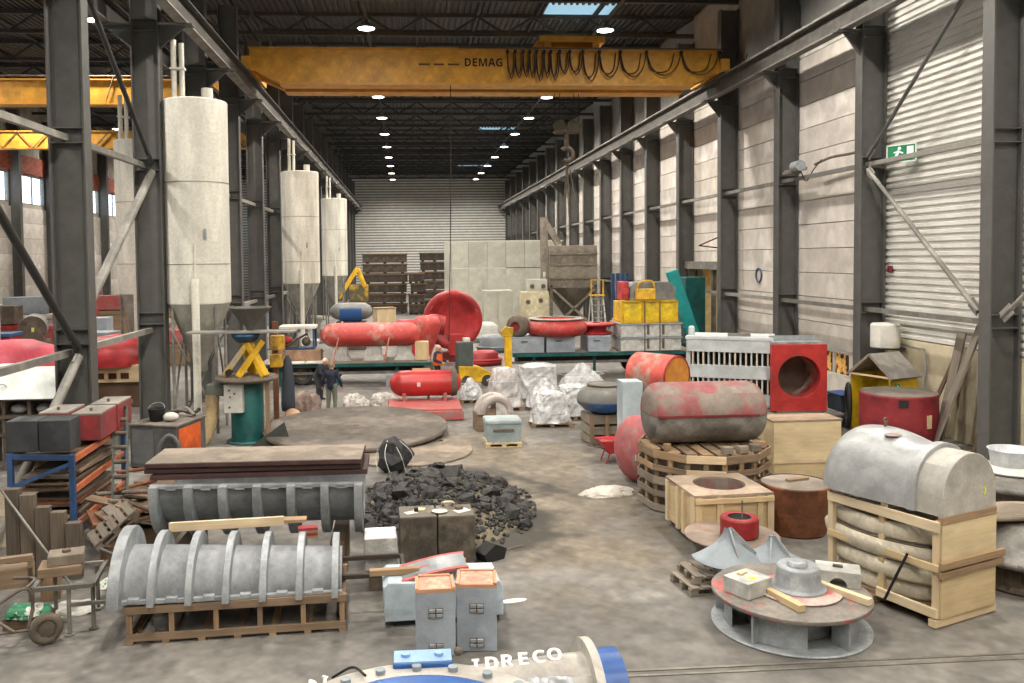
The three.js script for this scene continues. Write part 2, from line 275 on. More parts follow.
// girts and braces
{
  for (const [y, nm] of [[3.62, 'lower'], [8.42, 'upper']]) {
    const g = thing('wall_girt', `${nm} horizontal grey rail carried by the right wall columns`, 'rail', [0, 0, 0]);
    for (let i = 3; i < 16; i++) part(g, 'girt', B(0.16, 0.14, BAY - 0.1, 15.3, y, colZ[i] - BAY / 2), girtMat);
    for (let i = 3; i < 12; i++) part(g, 'bracket', EX([[0, 0], [0.28, 0], [0.02, -0.9]], 0.03, 15.05, y, colZ[i] - 0.24), steelDark);
    const h = thing('column_girt', `${nm} horizontal grey rail tying the left columns together`, 'rail');
    for (let i = 2; i < 9; i++) part(h, 'girt', B(0.14, 0.16, BAY - 0.1, -8.06, y === 3.62 ? 3.3 : y, colZ[i] - BAY / 2), girtMat);
  }
  const br = (label, a, b, r, m = girtMat) => { for (const p of [a, b]) if (p[0] === -8) p[0] = -7.84; const t = thing('diagonal_brace', label, 'brace', [0, 0, 0], 0); part(t, 'tube', rod(a, b, r, 12), m); for (const [p, q] of [[a, b], [b, a]]) part(t, 'end_plate', bar(p, [p[0], p[1] + (q[1] - p[1]) * 0.06, p[2] + (q[2] - p[2]) * 0.06], 0.03, 0.3), m); };
  br('slim diagonal brace rising across the corrugated wall above the exit sign', [15.12, 8.62, -27.0], [15.12, 13, -21.5], 0.06, steelDark);
  br('slim diagonal brace falling across the corrugated wall below the exit sign', [15.12, 8.22, -27.0], [15.12, 3.9, -21.5], 0.07);
  br('diagonal brace at the right edge of the view', [15.12, 3.8, -20.6], [15.12, 8.2, -15.0], 0.06);
  br('black diagonal tube rising from the nearest left column to the left edge', [-8, 3.4, -20.8], [-8, 8.2, -14.9], 0.09, M(0x2c2d2c, { rough: 0.5 }));
  br('grey tube sloping down from the nearest left column', [-8, 3.2, -20.8], [-8, 0.1, -16.2], 0.11);
  br('pale tube sloping between the first two left columns', [-8, 8.2, -27.1], [-8, 4.3, -21.4], 0.12);
  br('black tube sloping down to the second left column beside the roof lamp', [-8, 8.5, -27.1], [-8, 12.6, -21.4], 0.07, M(0x2f302f, { rough: 0.5 }));
}
// high-bay lamps: housing, glowing face and a light of the same size just below it
function lamp(x, z, label, cat = 'lamp', y = 16.905, I = LAMP) {
  const t = thing('high_bay_lamp', label, cat, [x, y, z], 0, 'ceiling lamps');
  part(t, 'housing', L([[0.05, 0.42], [0.12, 0.4], [0.14, 0.25], [0.38, 0.1], [0.46, 0.0], [0.44, 0.0], [0.36, 0.07], [0.05, 0.1]], 20), lamp.h ??= plain(0x9a9c9e, 0.4, 0.6));
  part(t, 'suspension_rod', rod([0, 0.36, 0], [0, 0.43, 0], 0.03, 6), black);
  part(t, 'glowing_face', C(0.4, 0.4, 0.02, 0, 0.0, 0), lamp.g ??= new THREE.MeshStandardMaterial({ color: 0xffffff, emissive: LAMPCOL, emissiveIntensity: 20 }));
  const s = new THREE.SpotLight(LAMPCOL, I, 0, 1.42, 0.4, 2); s.position.set(0, -0.03, 0); s.target.position.set(0, -5, 0); s.castShadow = true; s.shadow.radius = 14; t.add(s, s.target);
}
[7, -2, -11, -20, -29, -43, -52, -61, -70, -79, -88, -97, -106, -115, -124].forEach((z, i) => {
  if (z < -30) { lamp(-1.85, z, `glowing round roof lamp in the left lamp row, ${ORD[i - 5]} in view`); lamp(10.2, z, `glowing round roof lamp in the right lamp row, ${ORD[i - 5]} in view`); }
  else { lamp(-1.85, z, `roof lamp over the camera end of the hall, left row, ${ORD[i]}`); lamp(10.2, z, `roof lamp over the camera end of the hall, right row, ${ORD[i]}`); }
});
[[-14.6, -42], [-14.6, -24], [-14.6, -60], [-24.8, -76], [-24.8, -58], [-24.8, -40], [-14.6, -78], [-14.6, -6], [-24.8, -22], [-24.8, -94], [-14.6, -96]].forEach(([x, z], i) => lamp(x, z, `roof lamp in the neighbouring left hall, ${ORD[i]} of that hall`));
// ---------- overhead travelling crane ----------
const woodNew = [W(0xdacbaf, 0xbfa680), W(0xd2bf9c, 0xb39a70), W(0xdfd1b6, 0xc8b28c)];
const woodOld = [W(0xa38a6c, 0x735d46), W(0x948069, 0x665442), W(0xae9475, 0x80684c)];
const woodGrey = [W(0x8c8276, 0x5f574d), W(0x9a9083, 0x6c6459)];
const woodDark = [W(0x6f5b48, 0x453628), W(0x7d6650, 0x4d3d2d)];
const pick = a => a[Math.floor(rnd() * a.length)];
const castGrey = M(0xa3a9ad, { b: 0x90969a, amt: 0.35, f: 5, g: 0.14, rough: 0.55, metal: 0.2, bump: 0.003, size: 1.2 });
const castPale = M(0xcdcec9, { b: 0xa9aca9, amt: 0.35, f: 4, g: 0.12, rough: 0.55, metal: 0.1, size: 1.6 });
const castCream = M(0xd9d0bb, { b: 0xc4baa4, amt: 0.35, f: 4, g: 0.14, rough: 0.7, size: 1.4 });
const greyPaint = M(0xa3adb8, { b: 0x929ca6, amt: 0.25, f: 4, g: 0.1, rough: 0.5, size: 1.6 });
const bluegrey = M(0x8e989f, { b: 0x7b858c, amt: 0.3, f: 4, g: 0.1, rough: 0.55 });
const paleBlue = M(0xc3d3dc, { b: 0xa5b4bc, amt: 0.3, f: 4, g: 0.1, rough: 0.55 });
const redP = M(0xb83235, { b: 0x962c2c, amt: 0.25, f: 4, g: 0.12, rough: 0.45, size: 2.4 });
const redDusty = M(0xbf4540, { b: 0xb9958a, amt: 0.3, f: 5, g: 0.14, rough: 0.6, size: 2.4, edge: 0.3 });
const pinkRed = M(0xb25a58, { b: 0x9c7670, amt: 0.35, f: 4, g: 0.12, rough: 0.7 });
const maroon = M(0x8e2c33, { b: 0x70262b, amt: 0.4, f: 4, g: 0.14, rough: 0.5 });
const maroonDusty = M(0x8e4f4f, { b: 0x857970, amt: 0.74, f: 4, g: 0.16, rough: 0.7, edge: 0.25 });
const rust = M(0x8a5638, { b: 0x5e3c2a, amt: 0.45, f: 5, g: 0.24, rough: 0.85, bump: 0.003 });
const ironDark = M(0x5b5852, { b: 0x6f6357, amt: 0.4, f: 5, g: 0.22, rough: 0.8, bump: 0.003 });
const plateDust = M(0x756d64, { b: 0x625b53, amt: 0.4, f: 4, g: 0.2, rough: 0.75, size: 3 });
const teal = M(0x125c5a, { b: 0x0f4a48, amt: 0.3, f: 4, g: 0.14, rough: 0.45 });
const tealBright = M(0x1a9a9c, { b: 0x14807f, amt: 0.3, f: 4, g: 0.1, rough: 0.4 });
const yel = M(0xe2b320, { b: 0xbd8f1d, amt: 0.3, f: 4, g: 0.12, rough: 0.5 });
const ply = [W(0xd8c8a6, 0xc8b288), W(0xd0be9b, 0xbaa277)];
const siloMat = M(0xdad8cc, { b: 0xc6c3b6, amt: 0.3, f: 8, st: 8, g: 0.12, rough: 0.65, size: 3.4, n: 256 });
const white = M(0xdcdad2, { b: 0xc2bfb5, amt: 0.3, g: 0.08, rough: 0.6 });
const orange = M(0xe0652c, { b: 0xb8522a, amt: 0.25, g: 0.12, rough: 0.5 });
const blueP = M(0x33527f, { b: 0x2b456a, amt: 0.3, g: 0.12, rough: 0.5 });
const font = await new FontLoader().loadAsync('fonts/droid/droid_sans_bold.typeface.json');
function text(s, size, depth = 0.01) { const g = new TextGeometry(s, { font, size, depth, curveSegments: 4 }); g.computeBoundingBox(); const c = g.boundingBox.getCenter(V(0, 0, 0)); g.translate(-c.x, -c.y, 0); return uvBox(g); }
{
  const t = thing('overhead_crane', 'yellow overhead crane spanning the hall under the dark roof', 'crane');
  const prof = [[-6.75, 14.72], [-6.75, 13.85], [-5.3, 13.2], [13.0, 13.2], [14.4, 13.85], [14.4, 14.72]];
  for (const z of [-38.9, -40.6]) {
    const g = part(t, 'girder', EX(prof, 0.7, 0, 0, z), craneYel);
    part(g, 'girder_flange', [B(18.6, 0.06, 0.95, 3.85, 13.18, z + 0.35), B(21.2, 0.06, 0.95, 3.83, 14.75, z + 0.35)], craneYel);
  }
  for (const x of [-6.85, 14.5]) { const e = part(t, 'end_carriage', B(0.42, 0.6, 4.2, x, 14.05, -40, 0, 0, 0, 0.03), craneYel); for (const z of [-38.3, -41.7]) part(e, 'wheel', C(0.2, 0.2, 0.16, x, 13.9, z, 0, 0, Math.PI / 2, 20), steelDark); }
  const tr = part(t, 'trolley', [B(3.0, 0.3, 3.2, 7.6, 15.3, -40, 0, 0, 0, 0.03), B(0.3, 0.4, 3, 6.5, 14.98, -40), B(0.3, 0.4, 3, 8.7, 14.98, -40), C(0.32, 0.32, 2.0, 7.6, 15.65, -40.3, 0, 0, Math.PI / 2)], craneYel);
  part(tr, 'hoist_drum', C(0.36, 0.36, 1.7, 7.6, 14.98, -40, 0, 0, Math.PI / 2), steelDark);
  const hb = part(t, 'hook_block', [B(1.2, 0.12, 0.5, 7.62, 11.35, -40, 0, 0, 0, 0.02), C(0.3, 0.3, 0.14, 7.3, 11.62, -40, Math.PI / 2), C(0.3, 0.3, 0.14, 7.95, 11.62, -40, Math.PI / 2)], M(0x4b4230, { b: 0x3a362c, amt: 0.5 }));
  part(hb, 'hook', [TO(0.3, 0.1, 7.62, 10.3, -40, 0, 0, -2.2, 10, 24, 4.6), rod([7.62, 10.55, -40], [7.62, 11.3, -40], 0.11)], ironDark);
  for (const x of [7.05, 7.3, 7.95, 8.2]) part(t, 'hoist_rope', rod([x, 11.7, -40], [x, 15.0, -40], 0.018, 6), black);
  part(t, 'sling_chain', [rod([7.62, 10.1, -40], [7.75, 6.9, -40], 0.045, 6), rod([7.62, 10.1, -40], [7.45, 7.3, -40], 0.03, 6), rod([7.66, 10.1, -40], [8.15, 7.6, -40], 0.03, 6)], ironDark);
  let x = 4.6; const sp = [ 0.35, 0.35, 0.3, 0.3, 0.35, 0.3, 0.4, 0.45, 0.6, 0.75, 0.95, 1.2, 1.6, 1.75, 1.3];
  const cab = plain(0x2b2622, 0.7);
  for (const s of sp) { const d = 1.15 + rr(-0.25, 0.15); for (const k of [0, 1]) { const w = s * (k ? 0.8 : 1); part(t, 'festoon_cable', TU([[x, 14.6, -38.02 - k * 0.05], [x + w * 0.18, 14.6 - d * 0.72, -38.0 - k * 0.06], [x + w * 0.5, 14.6 - d * (k ? 0.85 : 1), -38.0 - k * 0.06], [x + w * 0.82, 14.6 - d * 0.7, -38.0 - k * 0.06], [x + w, 14.6, -38.02 - k * 0.05]], 0.028, 18, 6), cab); } part(t, 'cable_carrier', B(0.12, 0.16, 0.14, x, 14.62, -38.02), cab); x += s; }
  part(t, 'festoon_track', B(12, 0.06, 0.06, 8.4, 14.72, -37.75), steelBeam);
  part(t, 'lettering', T(text('DEMAG', 0.36, 0.012), 3.55, 14.18, -38.2), black, 'black crane lettering');
  part(t, 'rating_plate', [B(0.5, 0.08, 0.01, 0.9, 14.08, -38.19), B(0.45, 0.08, 0.01, 1.55, 14.08, -38.19), B(0.5, 0.08, 0.01, 2.2, 14.08, -38.19)], plain(0x5a3a16, 0.7));
  part(t, 'pendant_cable', TU([[2.05, 13.2, -38.1], [2.0, 8, -38.05], [1.85, 1.7, -38.0]], 0.022, 20, 6), cab);
  part(t, 'pendant_control', B(0.12, 0.4, 0.1, 1.85, 1.5, -38, 0, 0, 0, 0.02), plain(0x8a2c24, 0.6));
}
// cranes in the neighbouring hall
for (const [z, lat, label] of [[-43, 0, 'plain yellow crane girder in the neighbouring left hall'], [-60, 1, 'yellow lattice crane girder lower down in the left hall']]) {
  const t = thing('overhead_crane', label, 'crane');
  part(t, 'girder', B(20.0, lat ? 1.1 : 1.15, 0.6, -19.3, lat ? 13.75 : 13.68, z, 0, 0, 0, 0.02), craneYel);
  part(t, 'girder_flange', [B(20.0, 0.06, 0.8, -19.3, lat ? 13.18 : 13.1, z), B(20, 0.06, 0.8, -19.3, lat ? 14.32 : 14.27, z)], craneYel);
  part(t, 'end_carriage', B(0.4, 0.5, 3, -9.25, 13.98, z, 0, 0, 0, 0.03), craneYel); part(t, 'end_carriage', B(0.4, 0.5, 3, -29.2, 13.98, z, 0, 0, 0, 0.03), craneYel);
  if (lat) { for (let i = 0; i < 10; i++) part(t, 'lattice_web', [bar([-29 + i * 2, 13.2, z + 0.4], [-28 + i * 2, 14.3, z + 0.4], 0.05), bar([-28 + i * 2, 14.3, z + 0.4], [-27 + i * 2, 13.2, z + 0.4], 0.05)], steelBeam); }
  else part(t, 'service_pipe', [rod([-29, 14.45, z + 0.3], [-9.4, 14.45, z + 0.3], 0.04), rod([-14, 14.45, z + 0.4], [-14.4, 13.2, z + 0.4], 0.025)], ironDark);
}
// ---------- right wall fittings ----------
{
  const t = thing('exit_sign', 'green emergency exit sign with white running figure on corrugated wall', 'sign', [15.5, 8.6, -25.75], -Math.PI / 2 + 0.5);
  part(t, 'panel', B(0.86, 0.5, 0.03), plain(0x0d7a4e, 0.5)); part(t, 'border', [B(0.9, 0.03, 0.034, 0, 0.25, 0), B(0.9, 0.03, 0.034, 0, -0.25, 0), B(0.03, 0.5, 0.034, 0.44, 0, 0), B(0.03, 0.5, 0.034, -0.44, 0, 0)], plain(0xe9efe9, 0.5));
  const w = plain(0xf2f5f2, 0.5); part(t, 'running_figure', [SP(0.055, -0.05, 0.14, 0.02, [1, 1, 0.3], 10), bar([-0.07, 0.08, 0.02], [-0.14, -0.06, 0.02], 0.02, 0.08), bar([-0.14, -0.06, 0.02], [-0.04, -0.18, 0.02], 0.02, 0.05), bar([-0.14, -0.06, 0.02], [-0.28, -0.18, 0.02], 0.02, 0.05), bar([-0.08, 0.06, 0.02], [0.06, 0.0, 0.02], 0.02, 0.04), bar([-0.08, 0.06, 0.02], [-0.22, 0.03, 0.02], 0.02, 0.04)], w);
  part(t, 'doorway_mark', [B(0.2, 0.38, 0.02, 0.28, 0.0, 0.012)], w); part(t, 'hanger', bar([0, 0, -0.02], [0.16, 0, -0.36], 0.03), steelDark); t.scale.setScalar(1.05);
}
{
  const t = thing('cable_reel_bracket', 'grey wall bracket with tangled cable and pipe between two right columns', 'bracket', [15.1, 8.75, -32.4]);
  part(t, 'arm', [B(0.2, 0.12, 1.6, 0.1, 0, 0), B(0.5, 0.1, 0.5, -0.1, -0.12, 0.1)], girtMat); part(t, 'motor', C(0.2, 0.2, 0.55, -0.1, 0.1, 0.6, Math.PI / 2), castGrey);
  part(t, 'pipe', TU([[0.3, 0.1, 1.2], [0.3, 0.22, 2.4], [0.35, 0.2, 3.8], [0.35, 0.25, 4.9]], 0.05, 20, 8), ironDark); part(t, 'cable', TU([[0, 0, 0.6], [0.1, -0.5, 0.9], [0.2, -0.1, 1.3], [0.2, 0.2, 1.9]], 0.02, 20, 6), black);
}
{
  const t = thing('jib_bracket', 'small rusty jib bracket fixed high on the right wall panels', 'bracket', [15.8, 6.3, -41.4]);
  part(t, 'frame', [bar([0, 0.2, 0], [-1.5, -0.35, 0.6], 0.06), bar([0, -0.5, 0], [-1.5, -0.35, 0.6], 0.06), bar([0, 0.25, 0], [0, -0.55, 0], 0.08)], rust);
}
one('hose_loop', 'dark cable coiled in a loop hanging on the pale right wall', 'cable', TO(0.3, 0.035, 0, 0, 0, 0, Math.PI / 2, 0, 8, 30), plain(0x3b4a70, 0.6), [15.86, 4.55, -37.4]);
one('alarm_box', 'small dark red box on the corrugated wall', 'box', B(0.1, 0.22, 0.2, 0, 0, 0, 0, 0, 0, 0.02), maroon, [15.85, 4.95, -26.9]);
{
  const t = struct('window_30', null); t.position.set(15.97, 1.42, -30.42);
  part(t, 'window_frame', [B(0.14, 0.09, 1.95, 0, 0.44, 0), B(0.14, 0.09, 1.95, 0, -0.44, 0), B(0.14, 0.9, 0.09, 0, 0, 0.93), B(0.14, 0.9, 0.09, 0, 0, -0.93), B(0.1, 0.86, 0.08, 0, 0, -0.3)], white);
  part(t, 'pane', B(0.02, 0.82, 1.8, 0.03, 0, 0), M(0xe0ae64, { b: 0x4a2d18, amt: 0.35, f: 5, g: 0.4, rough: 0.25, size: 1.1, edge: 0.1 }), 'pane with amber wood and dark patches');
}
{
  const d = struct('door_1', null); d.position.set(15.7, 0, -43.15);
  part(d, 'door_frame', [B(0.3, 4.75, 0.2, 0, 2.37, 2.95), B(0.3, 4.75, 0.2, 0, 2.37, -2.95), B(0.5, 0.4, 6.1, -0.1, 4.95, 0), B(0.2, 4.75, 0.2, 0.1, 2.37, 0.3)], girtMat);
  const an = struct('wall_annex', [B(0.2, 6, 9, 21, 3, -43.15), B(5, 6, 0.2, 18.6, 3, -38.8), B(5, 6, 0.2, 18.6, 3, -47.6), B(5.2, 0.2, 9, 18.6, 6, -43.15), B(5.2, 0.2, 9, 18.7, -0.1, -43.15)], M(0xd8c79a, { rough: 0.85 }));
  part(an, 'shelf_beam', B(0.3, 0.35, 8, 20.4, 3.1, -43.15), orange); part(an, 'shelf_beam', B(0.3, 0.35, 8, 20.4, 4.6, -43.15), M(0xd8b23a, { rough: 0.6 }));
  lamp(18.6, -43.2, 'roof lamp inside the small annex behind the right doorway', 'lamp', 5.46, 110);
}
// ---------- silos ----------
function silo(x, z, r, label, legs = true) {
  const t = thing('cement_silo', label, 'silo', [x, 0, z], 0, 'tall cream silos');
  part(t, 'shell', L([[0, 10.6], [r * 0.6, 10.57], [r - 0.02, 10.52], [r + 0.01, 10.48], [r, 8.2], [r, 4.15], [r - 0.02, 4.1]], 40), siloMat);
  part(t, 'seam', TO(r + 0.004, 0.012, 0, 7.93, 0, Math.PI / 2, 0, 0, 6, 48), girtMat); part(t, 'seam', TO(r + 0.004, 0.012, 0, 5.36, 0, Math.PI / 2, 0, 0, 6, 48), girtMat);
  part(t, 'cone', L([[r - 0.01, 4.14], [0.22, 2.2], [0.2, 1.9], [0, 1.9]], 40), M(0xa3a399, { b: 0x929288, amt: 0.4, rough: 0.6 }));
  for (const a of [0.8, 2.4, 3.95, 5.5]) { part(t, 'leg', rod([Math.cos(a) * r * 0.93, 0, Math.sin(a) * r * 0.93], [Math.cos(a) * r * 0.93, 4.3, Math.sin(a) * r * 0.93], 0.05), girtMat); const b = a + 1.57; part(t, 'leg_brace', rod([Math.cos(a) * r, 0.4, Math.sin(a) * r], [Math.cos(b) * r, 3.3, Math.sin(b) * r], 0.035, 6), girtMat); }
  part(t, 'filling_pipe', [rod([0.15, 0, r + 0.12], [0.15, 4.9, r + 0.12], 0.12, 14), rod([0.15, 4.9, r + 0.14], [0.15, 6.0, r + 0.06], 0.03)], siloMat);
  part(t, 'vent_pipe', [rod([-0.55, 10.4, 0.3], [-0.55, 12.4, 0.3], 0.09), rod([-0.3, 10.4, 0.3], [-0.3, 12.3, 0.3], 0.08), rod([0.4, 10.6, 0], [0.4, 10.95, 0], 0.18), B(0.45, 0.05, 0.3, -0.42, 11.5, 0.3)], siloMat);
  part(t, 'level_gauge', B(0.08, 0.3, 0.08, 0.45, 6.3, r * 0.92), castGrey);
}
silo(-6.68, -27.9, 1.0, 'tall cream silo with vertical streaks, largest and nearest of the silos');
silo(-6.1, -50, 1.06, 'cream silo in the middle distance, second along the left rail');
silo(-6.0, -72, 1.06, 'third cream silo, smallest and farthest down the left side');
silo(-11.3, -37, 0.9, 'cream silo mostly hidden behind the second left column');
// ---------- foreground right ----------
{ // flanged steel base
  const t = thing('flanged_base', 'round grey steel flange base with gusset walls, nearest on the right', 'steel flange', [5.58, 0, -11.98]);
  const topM = M(0x77716a, { b: 0xa45a56, amt: 0.12, f: 4, g: 0.3, rough: 0.6, size: 2.6, edge: 0.05 });
  part(t, 'base_plate', L([[0.45, 0], [1.1, 0], [1.12, 0.01], [1.12, 0.045], [0.45, 0.045]], 56), castGrey);
  part(t, 'top_plate', L([[0, 0.455], [1.1, 0.455], [1.12, 0.465], [1.12, 0.51], [1.11, 0.52], [0, 0.52]], 56), topM);
  for (let i = 0; i < 5; i++) { const a = i * 1.2566 + 0.35; part(t, 'gusset_wall', T(uvBox(new THREE.CylinderGeometry(0.93, 0.93, 0.41, 10, 1, true, a, 0.72)), 0, 0.25, 0), castGrey); part(t, 'gusset', B(0.03, 0.41, 0.3, Math.sin(a) * 0.93, 0.25, Math.cos(a) * 0.93, 0, a, 0), castGrey); }
  part(t, 'inner_drum', C(0.62, 0.62, 0.41, 0, 0.25, 0, 0, 0, 0, 36), castGrey);
  part(t, 'raised_ring', L([[0.36, 0.52], [0.58, 0.52], [0.6, 0.55], [0.36, 0.57]], 40, 0.1, 0, 0.05), M(0xb6a49c, { b: 0xa5514e, amt: 0.35, rough: 0.6 }));
}
{
  const t = thing('bearing_hub', 'grey painted bearing hub standing on the round flange base', 'hub', [5.68, 0.575, -11.95]);
  part(t, 'hub_body', L([[0.40, 0], [0.4, 0.03], [0.33, 0.06], [0.3, 0.3], [0.27, 0.34], [0, 0.34]], 36), castGrey); part(t, 'boss', L([[0.14, 0.33], [0.14, 0.41], [0.05, 0.41], [0.04, 0.37], [0, 0.37]], 24, -0.04, 0, 0.06), castGrey);
}
{
  const t = thing('machined_block', 'white metal box with yellow sticker on the flange base', 'block', [4.92, 0.525, -11.95], 0.5);
  part(t, 'block_body', B(0.52, 0.24, 0.46, 0, 0.12, 0, 0, 0, 0, 0.015), castPale); part(t, 'handle_pad', B(0.16, 0.03, 0.08, 0, 0.255, -0.1, 0, 0.2), woodNew[0]); part(t, 'sticker', B(0.12, 0.003, 0.09, -0.02, 0.242, 0.1), plain(0xe8e23c, 0.6));
  const u = thing('machined_block', 'white metal block with arched notch on the flange base', 'block', [6.42, 0.525, -12.2], -0.45);
  part(u, 'block_body', EX((() => { const s = new THREE.Shape(); s.moveTo(-0.3, 0); s.lineTo(-0.13, 0); s.absarc(0, 0, 0.13, Math.PI, 0, true); s.lineTo(0.3, 0); s.lineTo(0.3, 0.22); s.lineTo(-0.3, 0.22); s.closePath(); return s; })(), 0.4, 0, 0, -0.2, 0, 0, 0, [], 0.008), castPale); part(u, 'handle_pad', B(0.14, 0.03, 0.07, 0, 0.245, 0), ironDark);
}
one('timber_stick', 'short square timber lying on the flange base between block and hub', 'timber', B(0.11, 0.1, 0.75, 0, 0, 0, 0, 0, 0, 0.008), woodNew[1], [5.28, 0.572, -11.55], 0.3);
one('timber_stick', 'short square timber lying on the flange base right of the hub', 'timber', B(0.1, 0.1, 0.8, 0, 0, 0, 0, 0, 0, 0.008), woodNew[2], [6.24, 0.573, -11.66], 0.5);
// pallets, second flange, funnels
function pallet(label, x, y, z, ry, w = 1.2, d = 0.8, mats = woodGrey, group) {
  const t = thing('wooden_pallet', label, 'pallet', [x, y, z], ry, group || 'wooden pallets');
  const n = Math.max(3, Math.round(w / 0.2));
  for (let i = 0; i < n; i++) part(t, 'deck_board', B(w / n * 0.72, 0.022, d, -w / 2 + w / n * (i + 0.5), 0.133, 0), pick(mats));
  for (const k of [-1, 0, 1]) { part(t, 'stringer', B(w, 0.022, 0.1, 0, 0.111, k * (d / 2 - 0.06)), pick(mats)); part(t, 'bottom_board', B(w, 0.022, 0.1, 0, 0.011, k * (d / 2 - 0.06)), pick(mats)); for (const j of [-1, 0, 1]) part(t, 'block', B(0.13, 0.078, 0.1, j * (w / 2 - 0.07), 0.061, k * (d / 2 - 0.06)), pick(mats)); }
  return t;
}
pallet('worn pallet under the grey funnel castings', 5.05, 0, -13.55, 0.15, 1.3, 0.75); pallet('worn pallet stacked directly beneath the grey funnels', 5.12, 0.145, -13.6, 0.08, 1.2, 0.7);
{
  const t = thing('flange_plate', 'brownish round flange plate behind the grey funnels', 'steel flange', [5.72, 0, -14.6]);
  part(t, 'base_drum', C(0.6, 0.62, 0.44, 0, 0.22, 0, 0, 0, 0, 36), ironDark); part(t, 'top_plate', L([[0, 0.44], [0.8, 0.44], [0.82, 0.46], [0.82, 0.49], [0, 0.5]], 48), M(0xa08e80, { b: 0x8a6d5e, amt: 0.4, rough: 0.7 }));
  const u = thing('red_bearing_drum', 'red ring drum with dark bore on the brown flange plate', 'drum', [5.82, 0.5, -14.5]);
  part(u, 'drum_wall', L([[0.2, 0.34], [0.26, 0.36], [0.31, 0.34], [0.33, 0.3], [0.33, 0.02], [0.3, 0]], 36), redP); part(u, 'dark_bore', L([[0.0, 0.2], [0.18, 0.2], [0.2, 0.34], [0.24, 0.345]], 30), black); part(u, 'bolt', rod([0.05, 0.2, 0], [0.05, 0.62, 0], 0.015, 8), ironDark);
}
function funnel(label, x, z, ry, s, tilt) {
  const t = thing('funnel_casting', label, 'casting', [x, 0.292, z], ry); t.scale.setScalar(s);
  const prof = []; for (let i = 0; i <= 14; i++) { const k = i / 14; prof.push([0.06 + 0.52 * Math.pow(k, 2.1), 0.5 * (1 - k) + 0.17]); } for (let i = 14; i >= 0; i--) { const k = i / 14; prof.push([0.03 + 0.53 * Math.pow(k, 2.1), 0.5 * (1 - k) + 0.145]); }
  const sk = part(t, 'flared_skirt', L(prof, 30, 0, 0, 0, tilt, 0, 0, -1.9, 3.8), bluegrey); part(t, 'rib', [bar([0, 0.64, 0.04], [0, 0.2, 0.36], 0.03, 0.12), bar([0.04, 0.62, 0], [0.4, 0.22, 0.18], 0.03, 0.1)], castGrey);
  part(t, 'foot_block', B(0.5, 0.17, 0.4, 0, 0.085, 0.05, 0, 0, 0, 0.015), paleBlue); return t;
}
funnel('blue-grey flared funnel casting with pointed top beside the red drum', 5.25, -13.62, 0.15, 1.0, 0.05);
funnel('lower bent grey funnel casting right of the pointed one', 5.98, -13.52, -0.5, 0.82, 0.1);
one('timber_block', 'pale timber block propping the lower funnel casting', 'timber', B(0.7, 0.29, 0.5, 0, 0.145, 0, 0, 0, 0, 0.01), woodGrey[0], [6.0, 0, -13.5], -0.2);
{ // plywood crate with a round hole
  const t = thing('plywood_crate', 'timber crate with a large round hole in its top', 'crate', [6.02, 0, -16.1], 0.06);
  const sh = new THREE.Shape([[-0.78, -0.75], [0.78, -0.75], [0.78, 0.75], [-0.78, 0.75]].map(p => new THREE.Vector2(...p)));
  part(t, 'lid', EX(sh, 0.05, 0, 0.94, 0, -Math.PI / 2, 0, 0, [circ(0.5, 0.05, 0.05)]), M(0xb3a08c, { b: 0x9b8470, amt: 0.4, f: 4, rough: 0.8 }));
  part(t, 'liner', L([[0.5, 0.14], [0.5, 0.95], [0.48, 0.95], [0.48, 0.14]], 40, 0.05, 0, -0.05), maroonDusty);
  for (const [w, d, x, z] of [[1.5, 0.04, 0, 0.7], [1.5, 0.04, 0, -0.7], [0.04, 1.4, 0.73, 0], [0.04, 1.4, -0.73, 0]]) part(t, 'side_panel', B(w, 0.8, d, x, 0.54, z), pick(ply));
  for (const x of [-0.7, -0.28, 0.52, 0.72]) part(t, 'post', B(0.12, 0.82, 0.05, x, 0.53, 0.745), pick(woodNew)); for (const z of [-0.65, -0.1, 0.2, 0.66]) part(t, 'post', B(0.05, 0.82, 0.13, -0.775, 0.53, z), pick(woodNew));
  part(t, 'top_rail', B(1.55, 0.09, 0.05, 0, 0.88, 0.77), woodNew[1]); part(t, 'bottom_rail', B(1.55, 0.09, 0.05, 0, 0.17, 0.77), woodNew[1]);
  for (const x of [-0.6, 0, 0.6]) part(t, 'skid', B(0.12, 0.13, 1.5, x, 0.065, 0), woodDark[0]);
}
{ // rusty drum
  const t = thing('rusty_drum', 'rusty tapered drum with grey lid right of the holed crate', 'drum', [7.62, 0, -16.15]);
  part(t, 'shell', L([[0, 0], [0.56, 0], [0.58, 0.03], [0.66, 0.92], [0.68, 0.95], [0.65, 0.97]], 44), rust); part(t, 'lid', L([[0.66, 0.95], [0.6, 0.965], [0, 0.97]], 40), M(0x9a9083, { b: 0x81776a, amt: 0.4, rough: 0.7 }));
  one('wood_offcut', 'curved wood offcut lying on the rusty drum lid', 'timber', B(0.5, 0.05, 0.12, 0, 0.025, 0, 0, 0, 0, 0.01), woodOld[0], [7.7, 0.97, -16.25], 0.3);
}
